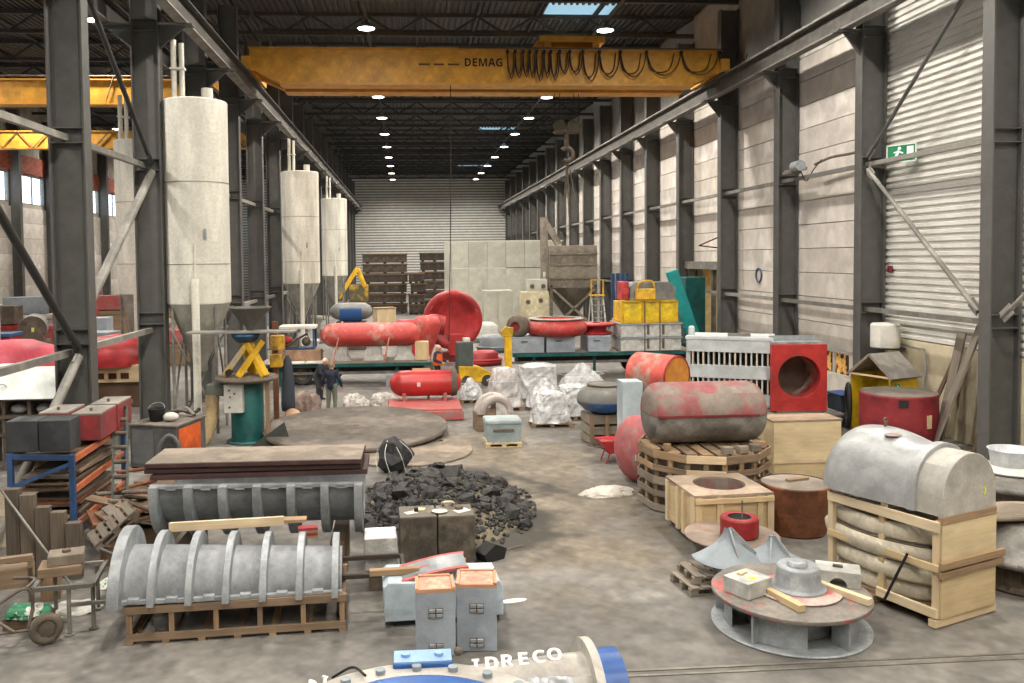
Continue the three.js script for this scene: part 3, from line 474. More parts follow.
{ // round slatted crate
  const t = thing('slatted_ring_crate', 'round slatted timber crate carrying the long dusty pipe', 'crate', [6.5, 0, -18.3]);
  const R = 1.32; let n = 22;
  for (let i = 0; i < n; i++) { const a = i / n * Math.PI * 2; part(t, 'post', B(0.1, 1.28, 0.06, Math.sin(a) * R, 0.64, Math.cos(a) * R, 0, a, 0), pick(woodOld)); }
  for (const [y, h, m] of [[1.24, 0.16, 0], [0.95, 0.12, 0], [0.68, 0.16, 1], [0.4, 0.12, 1], [0.1, 0.14, 1]]) for (let i = 0; i < 11; i++) { const a = (i + 0.5) / 11 * Math.PI * 2; part(t, 'slat', B(2 * (R + 0.04) * Math.tan(Math.PI / 11), h, 0.035, Math.sin(a) * (R + 0.04), y, Math.cos(a) * (R + 0.04), 0, a, 0), m ? pick(woodGrey) : i === 10 ? woodNew[0] : pick(woodOld)); }
  for (let i = 0; i < 9; i++) { const x = -1.2 + i * 0.3, l = 2 * Math.sqrt(R * R - x * x) - 0.15; part(t, 'top_board', B(0.22, 0.04, l, x, 1.3, 0), pick(woodOld)); }
  part(t, 'inner_drum', C(1.12, 1.12, 1.1, 0, 0.6, 0, 0, 0, 0, 32), ironDark);
  [[-1.05, 0.75, 0.1, woodOld[0]], [0.15, 1.22, 0.15, woodGrey[1]], [0.5, 1.2, 0.15, woodGrey[1]], [0.85, 1.05, 0.15, woodGrey[0]], [1.05, 0.7, 0.2, woodOld[2]]].forEach(([x, z, s, m], i) => one('support_block', ['stubby brown block at the left end of the round crate top', 'leftmost pale grey block on the round crate top', 'middle pale grey block on the round crate top', 'third pale block on the round crate top', 'brown block at the right end of the round crate top'][i], 'block', B(s * 1.5, 0.15, s, 0, 0.075, 0, 0, 0, 0, 0.012), m, [6.48 + x * 0.95, 1.322, -18.3 + z * 0.93], rr(-0.3, 0.3)));
}
{ // long split pipe
  const t = thing('split_pipe_casing', 'long grey and dusty maroon split pipe lying on the round crate', 'pipe', [6.52, 2.0, -18.35]); t.scale.set(0.94, 0.97, 0.97);
  const pr = []; for (let i = 0; i <= 8; i++) { const a = i / 8 * Math.PI / 2; pr.push([0.05 + 0.32 + 0.32 * Math.sin(a), -1.38 + 0.34 * (1 - Math.cos(a))]); } for (let i = 0; i <= 8; i++) { const a = i / 8 * Math.PI / 2; pr.push([0.05 + 0.32 + 0.32 * Math.cos(a), 1.02 + 0.36 * Math.sin(a)]); } pr.push([0, 1.38]); pr.unshift([0, -1.38]);
  part(t, 'lower_half', L(pr, 24, 0, 0, 0, 0, 0, -Math.PI / 2, 0, Math.PI), M(0x6e6f70, { b: 0x8a8782, amt: 0.35, f: 5, g: 0.2, rough: 0.55 }));
  part(t, 'upper_half', T(L(pr, 24, 0, 0, 0, 0, 0, -Math.PI / 2, Math.PI, Math.PI), 0, 0.01, 0, 0, 0, 0, [1.0, 0.98, 1.02]), maroonDusty);
  for (const k of [1, -1]) part(t, 'seam_flange', B(2.35, 0.05, 0.06, -0.1, 0.02, k * 0.69), maroon);
}
{ // big ply crate
  const t = thing('plywood_crate', 'large closed plywood crate between the long pipe and silver elbow', 'crate', [9.25, 0, -19.4], 0.02); t.scale.set(0.84, 1.0, 0.45);
  part(t, 'upper_panel', B(1.95, 0.92, 1.7, 0, 1.12, 0, 0, 0, 0, 0.01), ply[0]); part(t, 'lower_panel', B(1.9, 0.6, 1.65, 0, 0.36, 0, 0, 0, 0, 0.01), ply[1]);
  part(t, 'lid', B(2.0, 0.04, 1.75, 0, 1.6, 0), M(0x8d7c6c, { b: 0xa08a74, amt: 0.5, rough: 0.85 })); part(t, 'batten', B(2.0, 0.09, 0.05, 0, 0.66, 0.87), woodNew[0]); part(t, 'batten', B(2.0, 0.09, 0.05, 0, 0.11, 0.87), woodNew[1]);
  for (const x of [-0.8, 0, 0.8]) part(t, 'skid', B(0.12, 0.06, 1.6, x, 0.03, 0), woodDark[0]);
}
{ // open crate, casting and silver elbow
  const P = [7.62, 0, -11.62], A = 22 * Math.PI / 180;
  const t = thing('open_crate', 'open pale timber crate around a ribbed cream casting, nearest right', 'crate', P, A); t.scale.y = 1.17;
  const b = (n, w, h, d, x, y, z, m, rz = 0) => part(t, n, B(w, h, d, x, y, z, 0, 0, rz, 0.006), m || pick(woodNew));
  for (const z of [-0.05, -0.95, -1.9]) b('post', 0.09, 1.22, 0.1, 0.045, 0.73, z); b('post', 0.09, 1.22, 0.1, 1.25, 0.73, -1.9);
  b('top_rail', 0.05, 0.13, 1.95, -0.02, 1.28, -0.95); b('middle_rail', 0.05, 0.09, 1.95, -0.02, 0.76, -0.95); b('bottom_rail', 0.05, 0.12, 1.0, -0.02, 0.19, -0.5);
  b('end_panel', 1.25, 0.56, 0.03, 0.66, 1.06, 0.02, ply[0]); b('end_panel', 1.25, 0.52, 0.03, 0.66, 0.38, 0.02, ply[1]); b('end_panel', 1.25, 0.16, 0.03, 0.66, 0.71, 0.015, woodNew[2]);
  b('end_batten', 1.45, 0.09, 0.06, 0.7, 0.8, 0.06, woodOld[2]); b('end_batten', 1.45, 0.08, 0.06, 0.68, 0.69, 0.06, woodOld[0]); b('end_top_rail', 1.25, 0.1, 0.08, 0.66, 1.35, 0.0, woodOld[2]);
  b('cross_beam', 1.3, 0.06, 0.12, 0.65, 1.36, -0.9); b('cross_beam', 1.3, 0.06, 0.12, 0.65, 1.36, -1.8); b('far_side_panel', 0.03, 1.1, 1.9, 1.3, 0.72, -0.95, ply[1]);
  b('skid', 1.5, 0.1, 0.14, 0.4, 0.06, -1.1, woodOld[0], 0); b('skid', 1.4, 0.1, 0.12, 0.66, 0.06, -0.06, woodNew[0]); b('floor_board', 1.2, 0.04, 1.9, 0.65, 0.13, -0.95, woodOld[1]);
  const c = thing('ribbed_casting', 'cream ribbed ring casting bulging out of the open crate', 'casting', [P[0] + 0.62 * Math.cos(A) - 1.15 * Math.sin(A), 0.16, P[2] - 0.62 * Math.sin(A) - 1.15 * Math.cos(A)], A); c.scale.y = 1.17;
  for (let i = 0; i < 4; i++) { const y = i * 0.26, r = [0.72, 0.86, 0.92, 0.86][i]; part(c, 'ring', T(L([[r - 0.16, y], [r - 0.03, y + 0.01], [r + 0.03, y + 0.06], [r + 0.05, y + 0.16], [r - 0.01, y + 0.235], [r - 0.16, y + 0.24]], 48), 0, 0, -0.05, 0, 0, 0, [0.72, 1, 1.25]), castCream); part(c, 'ring_groove', T(L([[r - 0.12, y + 0.235], [r - 0.05, y + 0.24], [r - 0.05, y + 0.262], [r - 0.12, y + 0.262]], 40), 0, 0, -0.05, 0, 0, 0, [0.72, 1, 1.25]), ironDark); }
  part(c, 'core', T(C(0.55, 0.5, 1.05, 0, 0.54, 0), 0, 0, -0.05, 0, 0, 0, [0.72, 1, 1.25]), castCream); part(t, 'strap', TU([[-0.06, 0.84, -0.45], [-0.12, 0.5, -0.6], [-0.1, 0.14, -0.8]], 0.02, 12, 6), black);
  // elbow
  const e = thing('silver_elbow_casting', 'silver painted elbow casting with flat arched end on top of the open crate', 'casting', [P[0] + 0.66 * Math.cos(A), 1.645, P[2] - 0.66 * Math.sin(A)], A);
  const arch = (w, h) => { const s = new THREE.Shape(); s.moveTo(-w, 0); s.lineTo(w, 0); s.lineTo(w, h - w * 0.98); s.absellipse(0, h - w * 0.98, w, w * 0.98, 0, Math.PI, false); s.closePath(); return s; };
  const silver = M(0xb2b5b6, { b: 0xa5a9ab, amt: 0.45, f: 5, g: 0.07, rough: 0.42, metal: 0.2, size: 1.3, bump: 0.004 });
  part(e, 'end_cap', EX(arch(0.6, 0.86), 0.42, 0, 0, -0.4, 0, 0, 0, [], 0.01), M(0xa3a099, { b: 0xb8b5ad, amt: 0.3, rough: 0.6 }), 'flat grey arched end'); part(e, 'collar', EX(arch(0.66, 0.93), 0.12, 0, 0, -0.52, 0, 0, 0, [], 0.01), silver);
  const lob = new THREE.BufferGeometry(); { // body swelling towards the far end, flat underneath
    const U = 30, N = 26, ps = [], idx = []; for (let j = 0; j <= N; j++) { const k = j / N, zz = -0.5 - 1.75 * k, w = 0.66 + 0.12 * Math.sin(k * 2.2) , h = 0.9 + 0.12 * Math.sin(cl(k * 1.25 - 0.15) * 3.14), e2 = k > 0.72 ? Math.sqrt(Math.max(0.0, 1 - ((k - 0.72) / 0.28) ** 2)) : 1; for (let i = 0; i <= U; i++) { const a = Math.PI * i / U; ps.push(Math.cos(a) * w * (0.25 + 0.75 * e2) * (e2 > 0.02 ? 1 : 0.6), Math.pow(Math.sin(a), 0.8) * h * e2, zz); } }
    for (let j = 0; j < N; j++) for (let i = 0; i < U; i++) { const a = j * (U + 1) + i, b2 = a + 1, c2 = a + U + 1, d2 = c2 + 1; idx.push(a, c2, b2, b2, c2, d2); } lob.setAttribute('position', new THREE.Float32BufferAttribute(ps, 3)); lob.setIndex(idx); lob.computeVertexNormals(); }
  part(e, 'elbow_body', uvBox(lob), silver); part(e, 'lifting_eye', [C(0.02, 0.03, 0.12, 0, 1.04, -1.4), TO(0.04, 0.012, 0, 1.12, -1.4)], ironDark); part(e, 'chalk_mark', TO(0.06, 0.012, 0.28, 0.28, 0.035, 0, 0, -1.2, 6, 14, 2.4), plain(0xe6e43a, 0.7), 'yellow chalk arc'); part(e, 'rust_patch', SP(0.12, -0.2, 0.96, -1.1, [1.4, 0.15, 1], 12), M(0xa58e88, { rough: 0.7 }));
}
{ // maroon drum, yellow shelter, tank, bin, wall items
  const t = thing('maroon_drum', 'big maroon drum with dusty lid in front of the yellow shelter', 'drum', [13.9, 0, -23.1]);
  part(t, 'shell', L([[0, 0], [1.0, 0], [1.02, 0.02], [1.02, 0.78], [1.04, 0.8], [1.02, 0.82], [1.02, 1.46], [1.04, 1.5], [1.0, 1.54]], 48), maroon); part(t, 'lid', L([[1.0, 1.54], [0.94, 1.55], [0, 1.56]], 48), plateDust); part(t, 'tag', B(0.16, 0.36, 0.02, 0.28, 0.85, 1.01, 0, 0.28, 0), woodNew[1]); part(t, 'dark_patch', B(0.24, 0.2, 0.02, -0.42, 1.35, 0.95, 0, -0.4, 0), black);
  const s = thing('yellow_shelter', 'yellow open shelter with grey pitched roof by the right wall', 'shelter', [14.62, 0, -25.1], -1.2);
  const ym = M(0xc9a816, { b: 0xa88c18, amt: 0.3, f: 3, g: 0.12, rough: 0.6 }), rm = M(0x787570, { b: 0x8f8b84, amt: 0.4, rough: 0.8 });
  part(s, 'side_wall', B(0.05, 1.75, 1.2, 0.68, 0.875, 0), ym); part(s, 'side_wall', B(0.05, 1.75, 1.2, -0.68, 0.875, 0), ym); part(s, 'back_wall', B(1.36, 1.75, 0.05, 0, 0.875, -0.58), ym); 
  part(s, 'roof_sheet', bar([0, 2.4, 0], [0.8, 1.72, 0], 1.35, 0.05), rm); part(s, 'roof_sheet', bar([0, 2.4, 0], [-0.8, 1.72, 0], 1.35, 0.05), rm);
  part(s, 'gable_rail', [bar([-0.72, 1.75, 0.62], [0.72, 1.75, 0.62], 0.05), bar([-0.75, 1.74, 0.64], [0, 2.38, 0.64], 0.05), bar([0.75, 1.74, 0.64], [0, 2.38, 0.64], 0.05)], woodNew[0]); part(s, 'first_aid_mark', B(0.02, 0.22, 0.2, 0.72, 1.45, 0.3), plain(0x1c8a55, 0.5), 'green first-aid sticker'); part(s, 'first_aid_cross', [B(0.01, 0.035, 0.12, 0.735, 1.45, 0.3), B(0.01, 0.12, 0.035, 0.735, 1.45, 0.3)], plain(0xffffff, 0.5));
  const w = thing('white_tank', 'small white cylindrical tank on the wall behind the yellow shelter', 'tank', [15.3, 2.45, -26.2]); part(w, 'shell', L([[0, 0], [0.42, 0], [0.44, 0.04], [0.44, 0.72], [0.4, 0.78], [0, 0.82]], 30), white); part(w, 'bracket', bar([0, -0.04, 0], [0.58, -0.04, 0], 0.4, 0.06), steelDark);
  const p = thing('wall_pipe', 'thin grey pipe running along the cream plinth below the corrugated sheet', 'pipe'); part(p, 'tube', TU([[15.8, 2.4, -26.9], [15.8, 2.55, -26.2], [15.8, 2.5, -25.2], [15.8, 2.5, -24.9], [15.8, 1.2, -24.85]], 0.03, 30, 6), castGrey);
  const b = thing('wheelie_bin', 'dark blue wheeled bin left of the yellow shelter', 'bin', [13.75, 0, -26.0], 0.3); part(b, 'tub', EX([[-0.24, 0.1], [0.24, 0.1], [0.3, 1.0], [-0.3, 1.0]], 0.55, 0, 0, -0.28, 0, 0, 0, [], 0.01), plain(0x39424e, 0.6)); part(b, 'lid', B(0.66, 0.05, 0.68, 0, 1.04, 0, 0.06, 0, 0, 0.02), plain(0x2b4a80, 0.5)); part(b, 'wheel', C(0.1, 0.1, 0.06, 0.25, 0.1, -0.3, 0, 0, Math.PI / 2), black); part(b, 'wheel', C(0.1, 0.1, 0.06, -0.25, 0.1, -0.3, 0, 0, Math.PI / 2), black);
  one('folded_belt', 'black folded belt standing beside the blue bin', 'belt', TO(0.28, 0.07, 0, 0, 0, 0, Math.PI / 2 - 0.3, 0, 8, 24), black, [13.6, 0.78, -25.3]).scale.set(1, 2.1, 1);
}
{ // planks leaning on the wall
  const lab = ['longest grey plank leaning against the right wall by the near column', 'grey plank leaning behind the longest one', 'narrow rough plank leaning on the wall', 'short bark-edged board leaning on the wall', 'rough split slab leaning lowest on the wall', 'dark post leaning at the foot of the planks'];
  [[[14.35, 0, -22.3], [15.75, 4.25, -21.85], 0.46, 0.06, woodGrey[0]], [[14.5, 0, -22.6], [15.75, 3.8, -22.1], 0.38, 0.05, woodGrey[1]], [[14.95, 0, -22.9], [15.7, 3.2, -23.0], 0.3, 0.06, woodGrey[0]], [[15.0, 0, -23.8], [15.7, 2.75, -23.15], 0.3, 0.07, woodDark[1]], [[15.0, 0, -24.0], [15.7, 2.2, -23.5], 0.3, 0.06, woodGrey[1]], [[15.2, 0, -21.7], [15.6, 1.35, -21.75], 0.12, 0.12, woodDark[0]]].forEach(([a, b, w, h, m], i) => one('leaning_plank', lab[i], 'plank', bar(a, b, w, h), m));
}
// ---------- foreground left and centre ----------
{ // ribbed half casings on a timber crate
  const castShell = M(0x8d9296, { b: 0x7f8488, amt: 0.35, f: 5, g: 0.14, rough: 0.6, metal: 0.1, size: 1.2 });
  const A = 0.06, P = [-2.55, 0, -12.9];
  const t = thing('timber_cradle', 'low slatted timber cradle under the ribbed grey half casing', 'crate', P, A);
  for (const z of [0.6, -0.6]) { part(t, 'bottom_rail', B(3.1, 0.1, 0.05, 0, 0.1, z), pick(woodOld)); part(t, 'top_rail', B(3.14, 0.11, 0.06, 0, 0.5, z), pick(woodOld)); for (const x of [-1.5, -0.92, -0.3, 0.32, 0.94, 1.5]) part(t, 'post', B(0.07, 0.5, 0.06, x, 0.3, z * 0.95), pick(woodOld)); }
  for (const x of [-1.53, 1.53]) { part(t, 'side_rail', B(0.06, 0.1, 1.2, x, 0.5, 0), pick(woodDark)); part(t, 'side_rail', B(0.06, 0.1, 1.2, x, 0.1, 0), pick(woodDark)); }
  for (let i = 0; i < 7; i++) part(t, 'skid', B(0.1, 0.05, 1.25, -1.5 + i * 0.5, 0.025, 0), pick(woodOld)); for (let i = 0; i < 5; i++) part(t, 'deck_board', B(3.05, 0.03, 0.2, 0, 0.545, -0.5 + i * 0.25), pick(woodDark));
  function half(name, label, pos, ry, len, R0, R1, up, nr, rz) {
    const c = thing(name, label, 'casting', pos, ry); c.rotation.z = rz;
    const arc = (ri, ro, w, x, cap) => { const s = new THREE.Shape(); s.absarc(0, 0, ro, 0, Math.PI, false); if (ri > 0) s.absarc(0, 0, ri, Math.PI, 0, true); else s.closePath(); return EX(s, w, x, 0, 0, up > 0 ? 0 : Math.PI, Math.PI / 2, 0, [], 0.008); };
    // shell: tapered half cylinder of sheet with thickness
    const U = 24, ps = [], idx = []; for (const [r, f] of [[0, 1], [-0.05, 0]]) for (let j = 0; j <= 1; j++) for (let i = 0; i <= U; i++) { const a = Math.PI * i / U, rad = (j ? R1 : R0) + r; ps.push(-len / 2 + j * len, Math.sin(a) * rad * up, Math.cos(a) * rad); }
    const n1 = U + 1; for (let k = 0; k < 2; k++) for (let i = 0; i < U; i++) { const a = k * 2 * n1 + i, b = a + 1, c2 = a + n1, d = c2 + 1; idx.push(a, c2, b, b, c2, d); } const g = new THREE.BufferGeometry(); g.setAttribute('position', new THREE.Float32BufferAttribute(ps, 3)); g.setIndex(idx); g.computeVertexNormals();
    part(c, 'shell', uvBox(g), castShell);
    for (let i = 0; i < nr; i++) { const k = i / (nr - 1), x = -len / 2 + 0.02 + k * (len - 0.16), R = R0 + (R1 - R0) * k; part(c, 'rib', arc(i === 0 && up > 0 ? R * 0.75 : R - 0.03, R + (up > 0 ? i === 0 ? 0.26 : 0.2 : 0.2), i === 0 && up > 0 ? 0.14 : up > 0 ? 0.085 : 0.12, x), castGrey);
      if (i < nr - 1) { const xm = x + (len - 0.16) / (nr - 1) / 2 + 0.05; for (const s of [1, -1]) part(c, 'lug', B(0.16, 0.07, 0.1, xm, 0.04 * up, s * (R + 0.03), 0, 0, 0, 0.008), castGrey); } }
    for (const s of [1, -1]) part(c, 'flange', bar([-len / 2, 0.02 * up, s * (R0 + 0.02)], [len / 2, 0.02 * up, s * (R1 + 0.02)], 0.12, 0.05), castGrey);
    return c;
  }
  half('ribbed_half_casing', 'ribbed grey half casing arching over the timber cradle, nearest', [-2.68, 0.57, -12.92], A, 3.25, 0.62, 0.5, 1, 7, -0.025);
  half('ribbed_half_casing', 'ribbed grey half casing lying open side up beneath the brown plates', [-2.55, 1.72, -15.15], 0.02, 3.5, 0.86, 0.86, -1, 7, -0.02);
  one('cradle_beam', 'timber cradle block propping the rear ribbed casing at its left end', 'timber', B(0.25, 0.64, 1.3, 0, 0.32, 0, 0, 0, 0, 0.01), woodDark[0], [-3.85, 0, -15.15]); one('cradle_beam', 'timber cradle block propping the rear ribbed casing at its right end', 'timber', B(0.25, 0.64, 1.3, 0, 0.32, 0, 0, 0, 0, 0.01), woodDark[1], [-1.25, 0, -15.15]);
  const pl = M(0x4e3432, { b: 0x402a28, amt: 0.4, rough: 0.7 }), pt = M(0x928678, { b: 0x7d6f64, amt: 0.35, f: 4, g: 0.14, rough: 0.75 });
  ['lowest of three long brown steel plates stacked on the ribbed casing', 'middle of three long brown steel plates stacked on the ribbed casing', 'top dusty steel plate of the stack on the ribbed casing'].forEach((l, i) => { const q = thing('steel_plate', l, 'plate', [-2.6 + [0.08, -0.02, 0.0][i], 1.81 + i * 0.1, -14.95 - [0, 0.03, -0.02][i]], 0.01 - i * 0.012); part(q, 'plate_body', B(3.6, 0.07, 1.15, 0, 0.035, 0, 0, 0, 0, 0.006), pl); part(q, 'dust_layer', B(3.58, 0.012, 1.13, 0, 0.075, 0), i === 2 ? pt : pl, 'grey dusty top'); });
  one('timber_plank', 'pale new plank laid across the top of the ribbed casing', 'plank', B(1.75, 0.14, 0.06, 0, 0, 0, 0, 0, 0.02, 0.006), woodNew[0], [-2.85, 1.36, -13.32], 0.02);
  one('timber_plank', 'brown plank behind the pale plank on the ribbed casing', 'plank', B(1.5, 0.05, 0.2, 0, 0, 0, 0, 0, 0, 0.006), woodOld[2], [-2.4, 1.32, -13.55], 0.03);
  for (let i = 0; i < 4; i++) one('slat_offcut', `maroon slat offcut in a little stack beside the pale plank, ${['lowest', 'second from bottom', 'third from bottom', 'topmost'][i]}`, 'offcut', B(0.3, 0.04, 0.16), i % 2 ? maroon : woodOld[0], [-1.6, 1.12 + i * 0.042, -13.35], 0.06 + i * 0.02, 'small slat stack');
  // clutter to the right of the casings
  const w = thing('film_wrapped_block', 'film-wrapped grey block on a timber between cradle and dark blocks', 'wrapped block', [-0.5, 0, -14.1], 0.05);
  part(w, 'block_body', B(0.55, 0.55, 0.6, 0, 0.62, 0, 0, 0, 0, 0.03), M(0x9b9a94, { b: 0xc8c7c2, amt: 0.3, f: 6, st: 3, g: 0.2, rough: 0.25 })); part(w, 'support', B(0.4, 0.35, 0.5, 0, 0.175, 0), ironDark);
  one('timber_beam', 'short weathered beam resting over the rear grey box', 'timber', B(0.75, 0.09, 0.12, 0, 0, 0, 0, 0, 0, 0.008), woodOld[2], [-0.25, 0.73, -12.75], 0.08);
  one('open_stand', 'dark open steel stand standing right of the timber cradle', 'stand', [bar([-0.5, 0.6, 0.4], [0.5, 0.6, 0.4], 0.06), bar([-0.5, 0.6, -0.4], [0.5, 0.6, -0.4], 0.06), bar([-0.5, 0, 0.4], [-0.5, 0.6, 0.4], 0.06), bar([0.5, 0, 0.4], [0.5, 0.6, 0.4], 0.06), bar([-0.5, 0, -0.4], [-0.5, 0.6, -0.4], 0.06), bar([0.5, 0, -0.4], [0.5, 0.6, -0.4], 0.06), bar([-0.5, 0.6, -0.4], [-0.5, 0.6, 0.4], 0.06), bar([0.5, 0.6, -0.4], [0.5, 0.6, 0.4], 0.06)], M(0x3d332d, { rough: 0.7 }), [-0.62, 0, -13.35], 0.06);
}
const rimWood = W(0xcfa283, 0xb07f62);
// grey boxes with clamps
function greyBox(label, x, z, ry, w, d, h, m = greyPaint) {
  const t = thing('grey_box', label, 'box', [x, 0, z], ry);
  part(t, 'box_body', B(w, h, d, 0, h / 2, 0, 0, 0, 0, 0.012), m);
  const f = pick(woodNew); part(t, 'rim', [B(w, 0.05, 0.045, 0, h + 0.02, d / 2 - 0.02), B(w, 0.05, 0.045, 0, h + 0.02, -d / 2 + 0.02), B(0.045, 0.05, d, w / 2 - 0.02, h + 0.02, 0), B(0.045, 0.05, d, -w / 2 + 0.02, h + 0.02, 0)], rimWood); part(t, 'recessed_lid', B(w - 0.09, 0.02, d - 0.09, 0, h + 0.012, 0), M(0xb98674, { b: 0xcfa28c, amt: 0.4, f: 4, g: 0.2, rough: 0.8, size: 0.6 }));
  for (const y of [h * 0.68, h * 0.14]) { for (const [sx, sy] of [[-1, -1], [1, -1], [-1, 1], [1, 1]]) part(t, 'clamp_pad', B(0.085, 0.05, 0.03, sx * 0.05, y + sy * 0.032, d / 2 + 0.014, 0, 0, 0, 0.008), castGrey); part(t, 'clamp_plate', B(0.2, 0.13, 0.01, 0, y, d / 2 + 0.004), ironDark); }
  return t;
}
greyBox('upright grey box with orange-rimmed top, left of the front pair', 0.33, -11.72, 0.01, 0.54, 0.56, 0.9);
greyBox('upright grey box with orange-rimmed top, right of the front pair', 0.93, -11.85, -0.09, 0.56, 0.6, 0.9);
{
  const t = thing('grey_hopper_box', 'wide pale grey box with curved maroon frame behind the upright pair', 'box', [0.45, 0, -12.85], 0.06);
  part(t, 'box_body', EX([[-0.85, 0.1], [0.9, 0.1], [0.9, 0.5], [0.85, 0.6], [-0.8, 0.66], [-0.87, 0.6]], 0.75, 0, 0, -0.38, 0, 0, 0, [], 0.015), paleBlue); part(t, 'base', B(1.5, 0.1, 0.65, 0, 0.05, 0), black);
  const hood = (x0, x1, z0, w, m, n) => { const N = 10, ps = [], q = []; for (let i = 0; i <= N; i++) { const k = i / N; ps.push([x0 + (x1 - x0) * k, 0.64 + 0.2 * Math.sin(k * 1.45)]); } for (let i = N; i >= 0; i--) q.push([ps[i][0], ps[i][1] - 0.035]); return part(t, n, EX([...ps, ...q], w, 0, 0, z0), m); };
  hood(-0.72, 0.4, -0.34, 0.08, pinkRed, 'curved_frame'); hood(-0.72, 0.4, 0.26, 0.08, pinkRed, 'curved_frame'); hood(-0.72, 0.4, -0.04, 0.07, pinkRed, 'curved_frame'); hood(-0.7, 0.38, -0.26, 0.52, M(0x6f777c, { b: 0x8d959a, amt: 0.4, rough: 0.3 }), 'hood_panel');
}
for (const [x, l, k] of [[0.13, 'dark stained cube block with papers on top, left of two', 0], [0.81, 'dark stained cube block beside the black scrap heap, right of two', 1]]) {
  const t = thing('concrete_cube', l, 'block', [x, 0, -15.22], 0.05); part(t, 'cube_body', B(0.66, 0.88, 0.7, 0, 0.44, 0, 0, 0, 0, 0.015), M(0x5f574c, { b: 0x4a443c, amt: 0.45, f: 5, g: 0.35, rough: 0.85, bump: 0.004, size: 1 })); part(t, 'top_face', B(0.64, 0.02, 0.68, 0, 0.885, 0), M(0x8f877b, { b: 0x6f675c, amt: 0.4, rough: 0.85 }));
  if (!k) { part(t, 'paper', B(0.22, 0.006, 0.16, -0.12, 0.9, 0.08, 0, 0.4, 0), white); part(t, 'paper', B(0.2, 0.006, 0.16, 0.05, 0.901, -0.12, 0, -0.3, 0), M(0xd9cf9f, { rough: 0.8 })); part(t, 'cup', C(0.04, 0.035, 0.07, -0.02, 0.93, 0.02), black); }
  else { part(t, 'white_dish', L([[0, 0], [0.14, 0.01], [0.16, 0.03], [0.15, 0.035]], 24, -0.28, 0.895, 0.08), white); part(t, 'paper', B(0.28, 0.006, 0.2, 0.12, 0.9, 0.05, 0, 0.5, 0), white); part(t, 'brown_block', B(0.12, 0.05, 0.09, 0.08, 0.925, -0.02, 0, 0.4, 0), woodDark[0]); part(t, 'ring', TO(0.1, 0.03, -0.1, 0.95, -0.26, 1.1, 0, 0, 8, 20), castCream); }
}
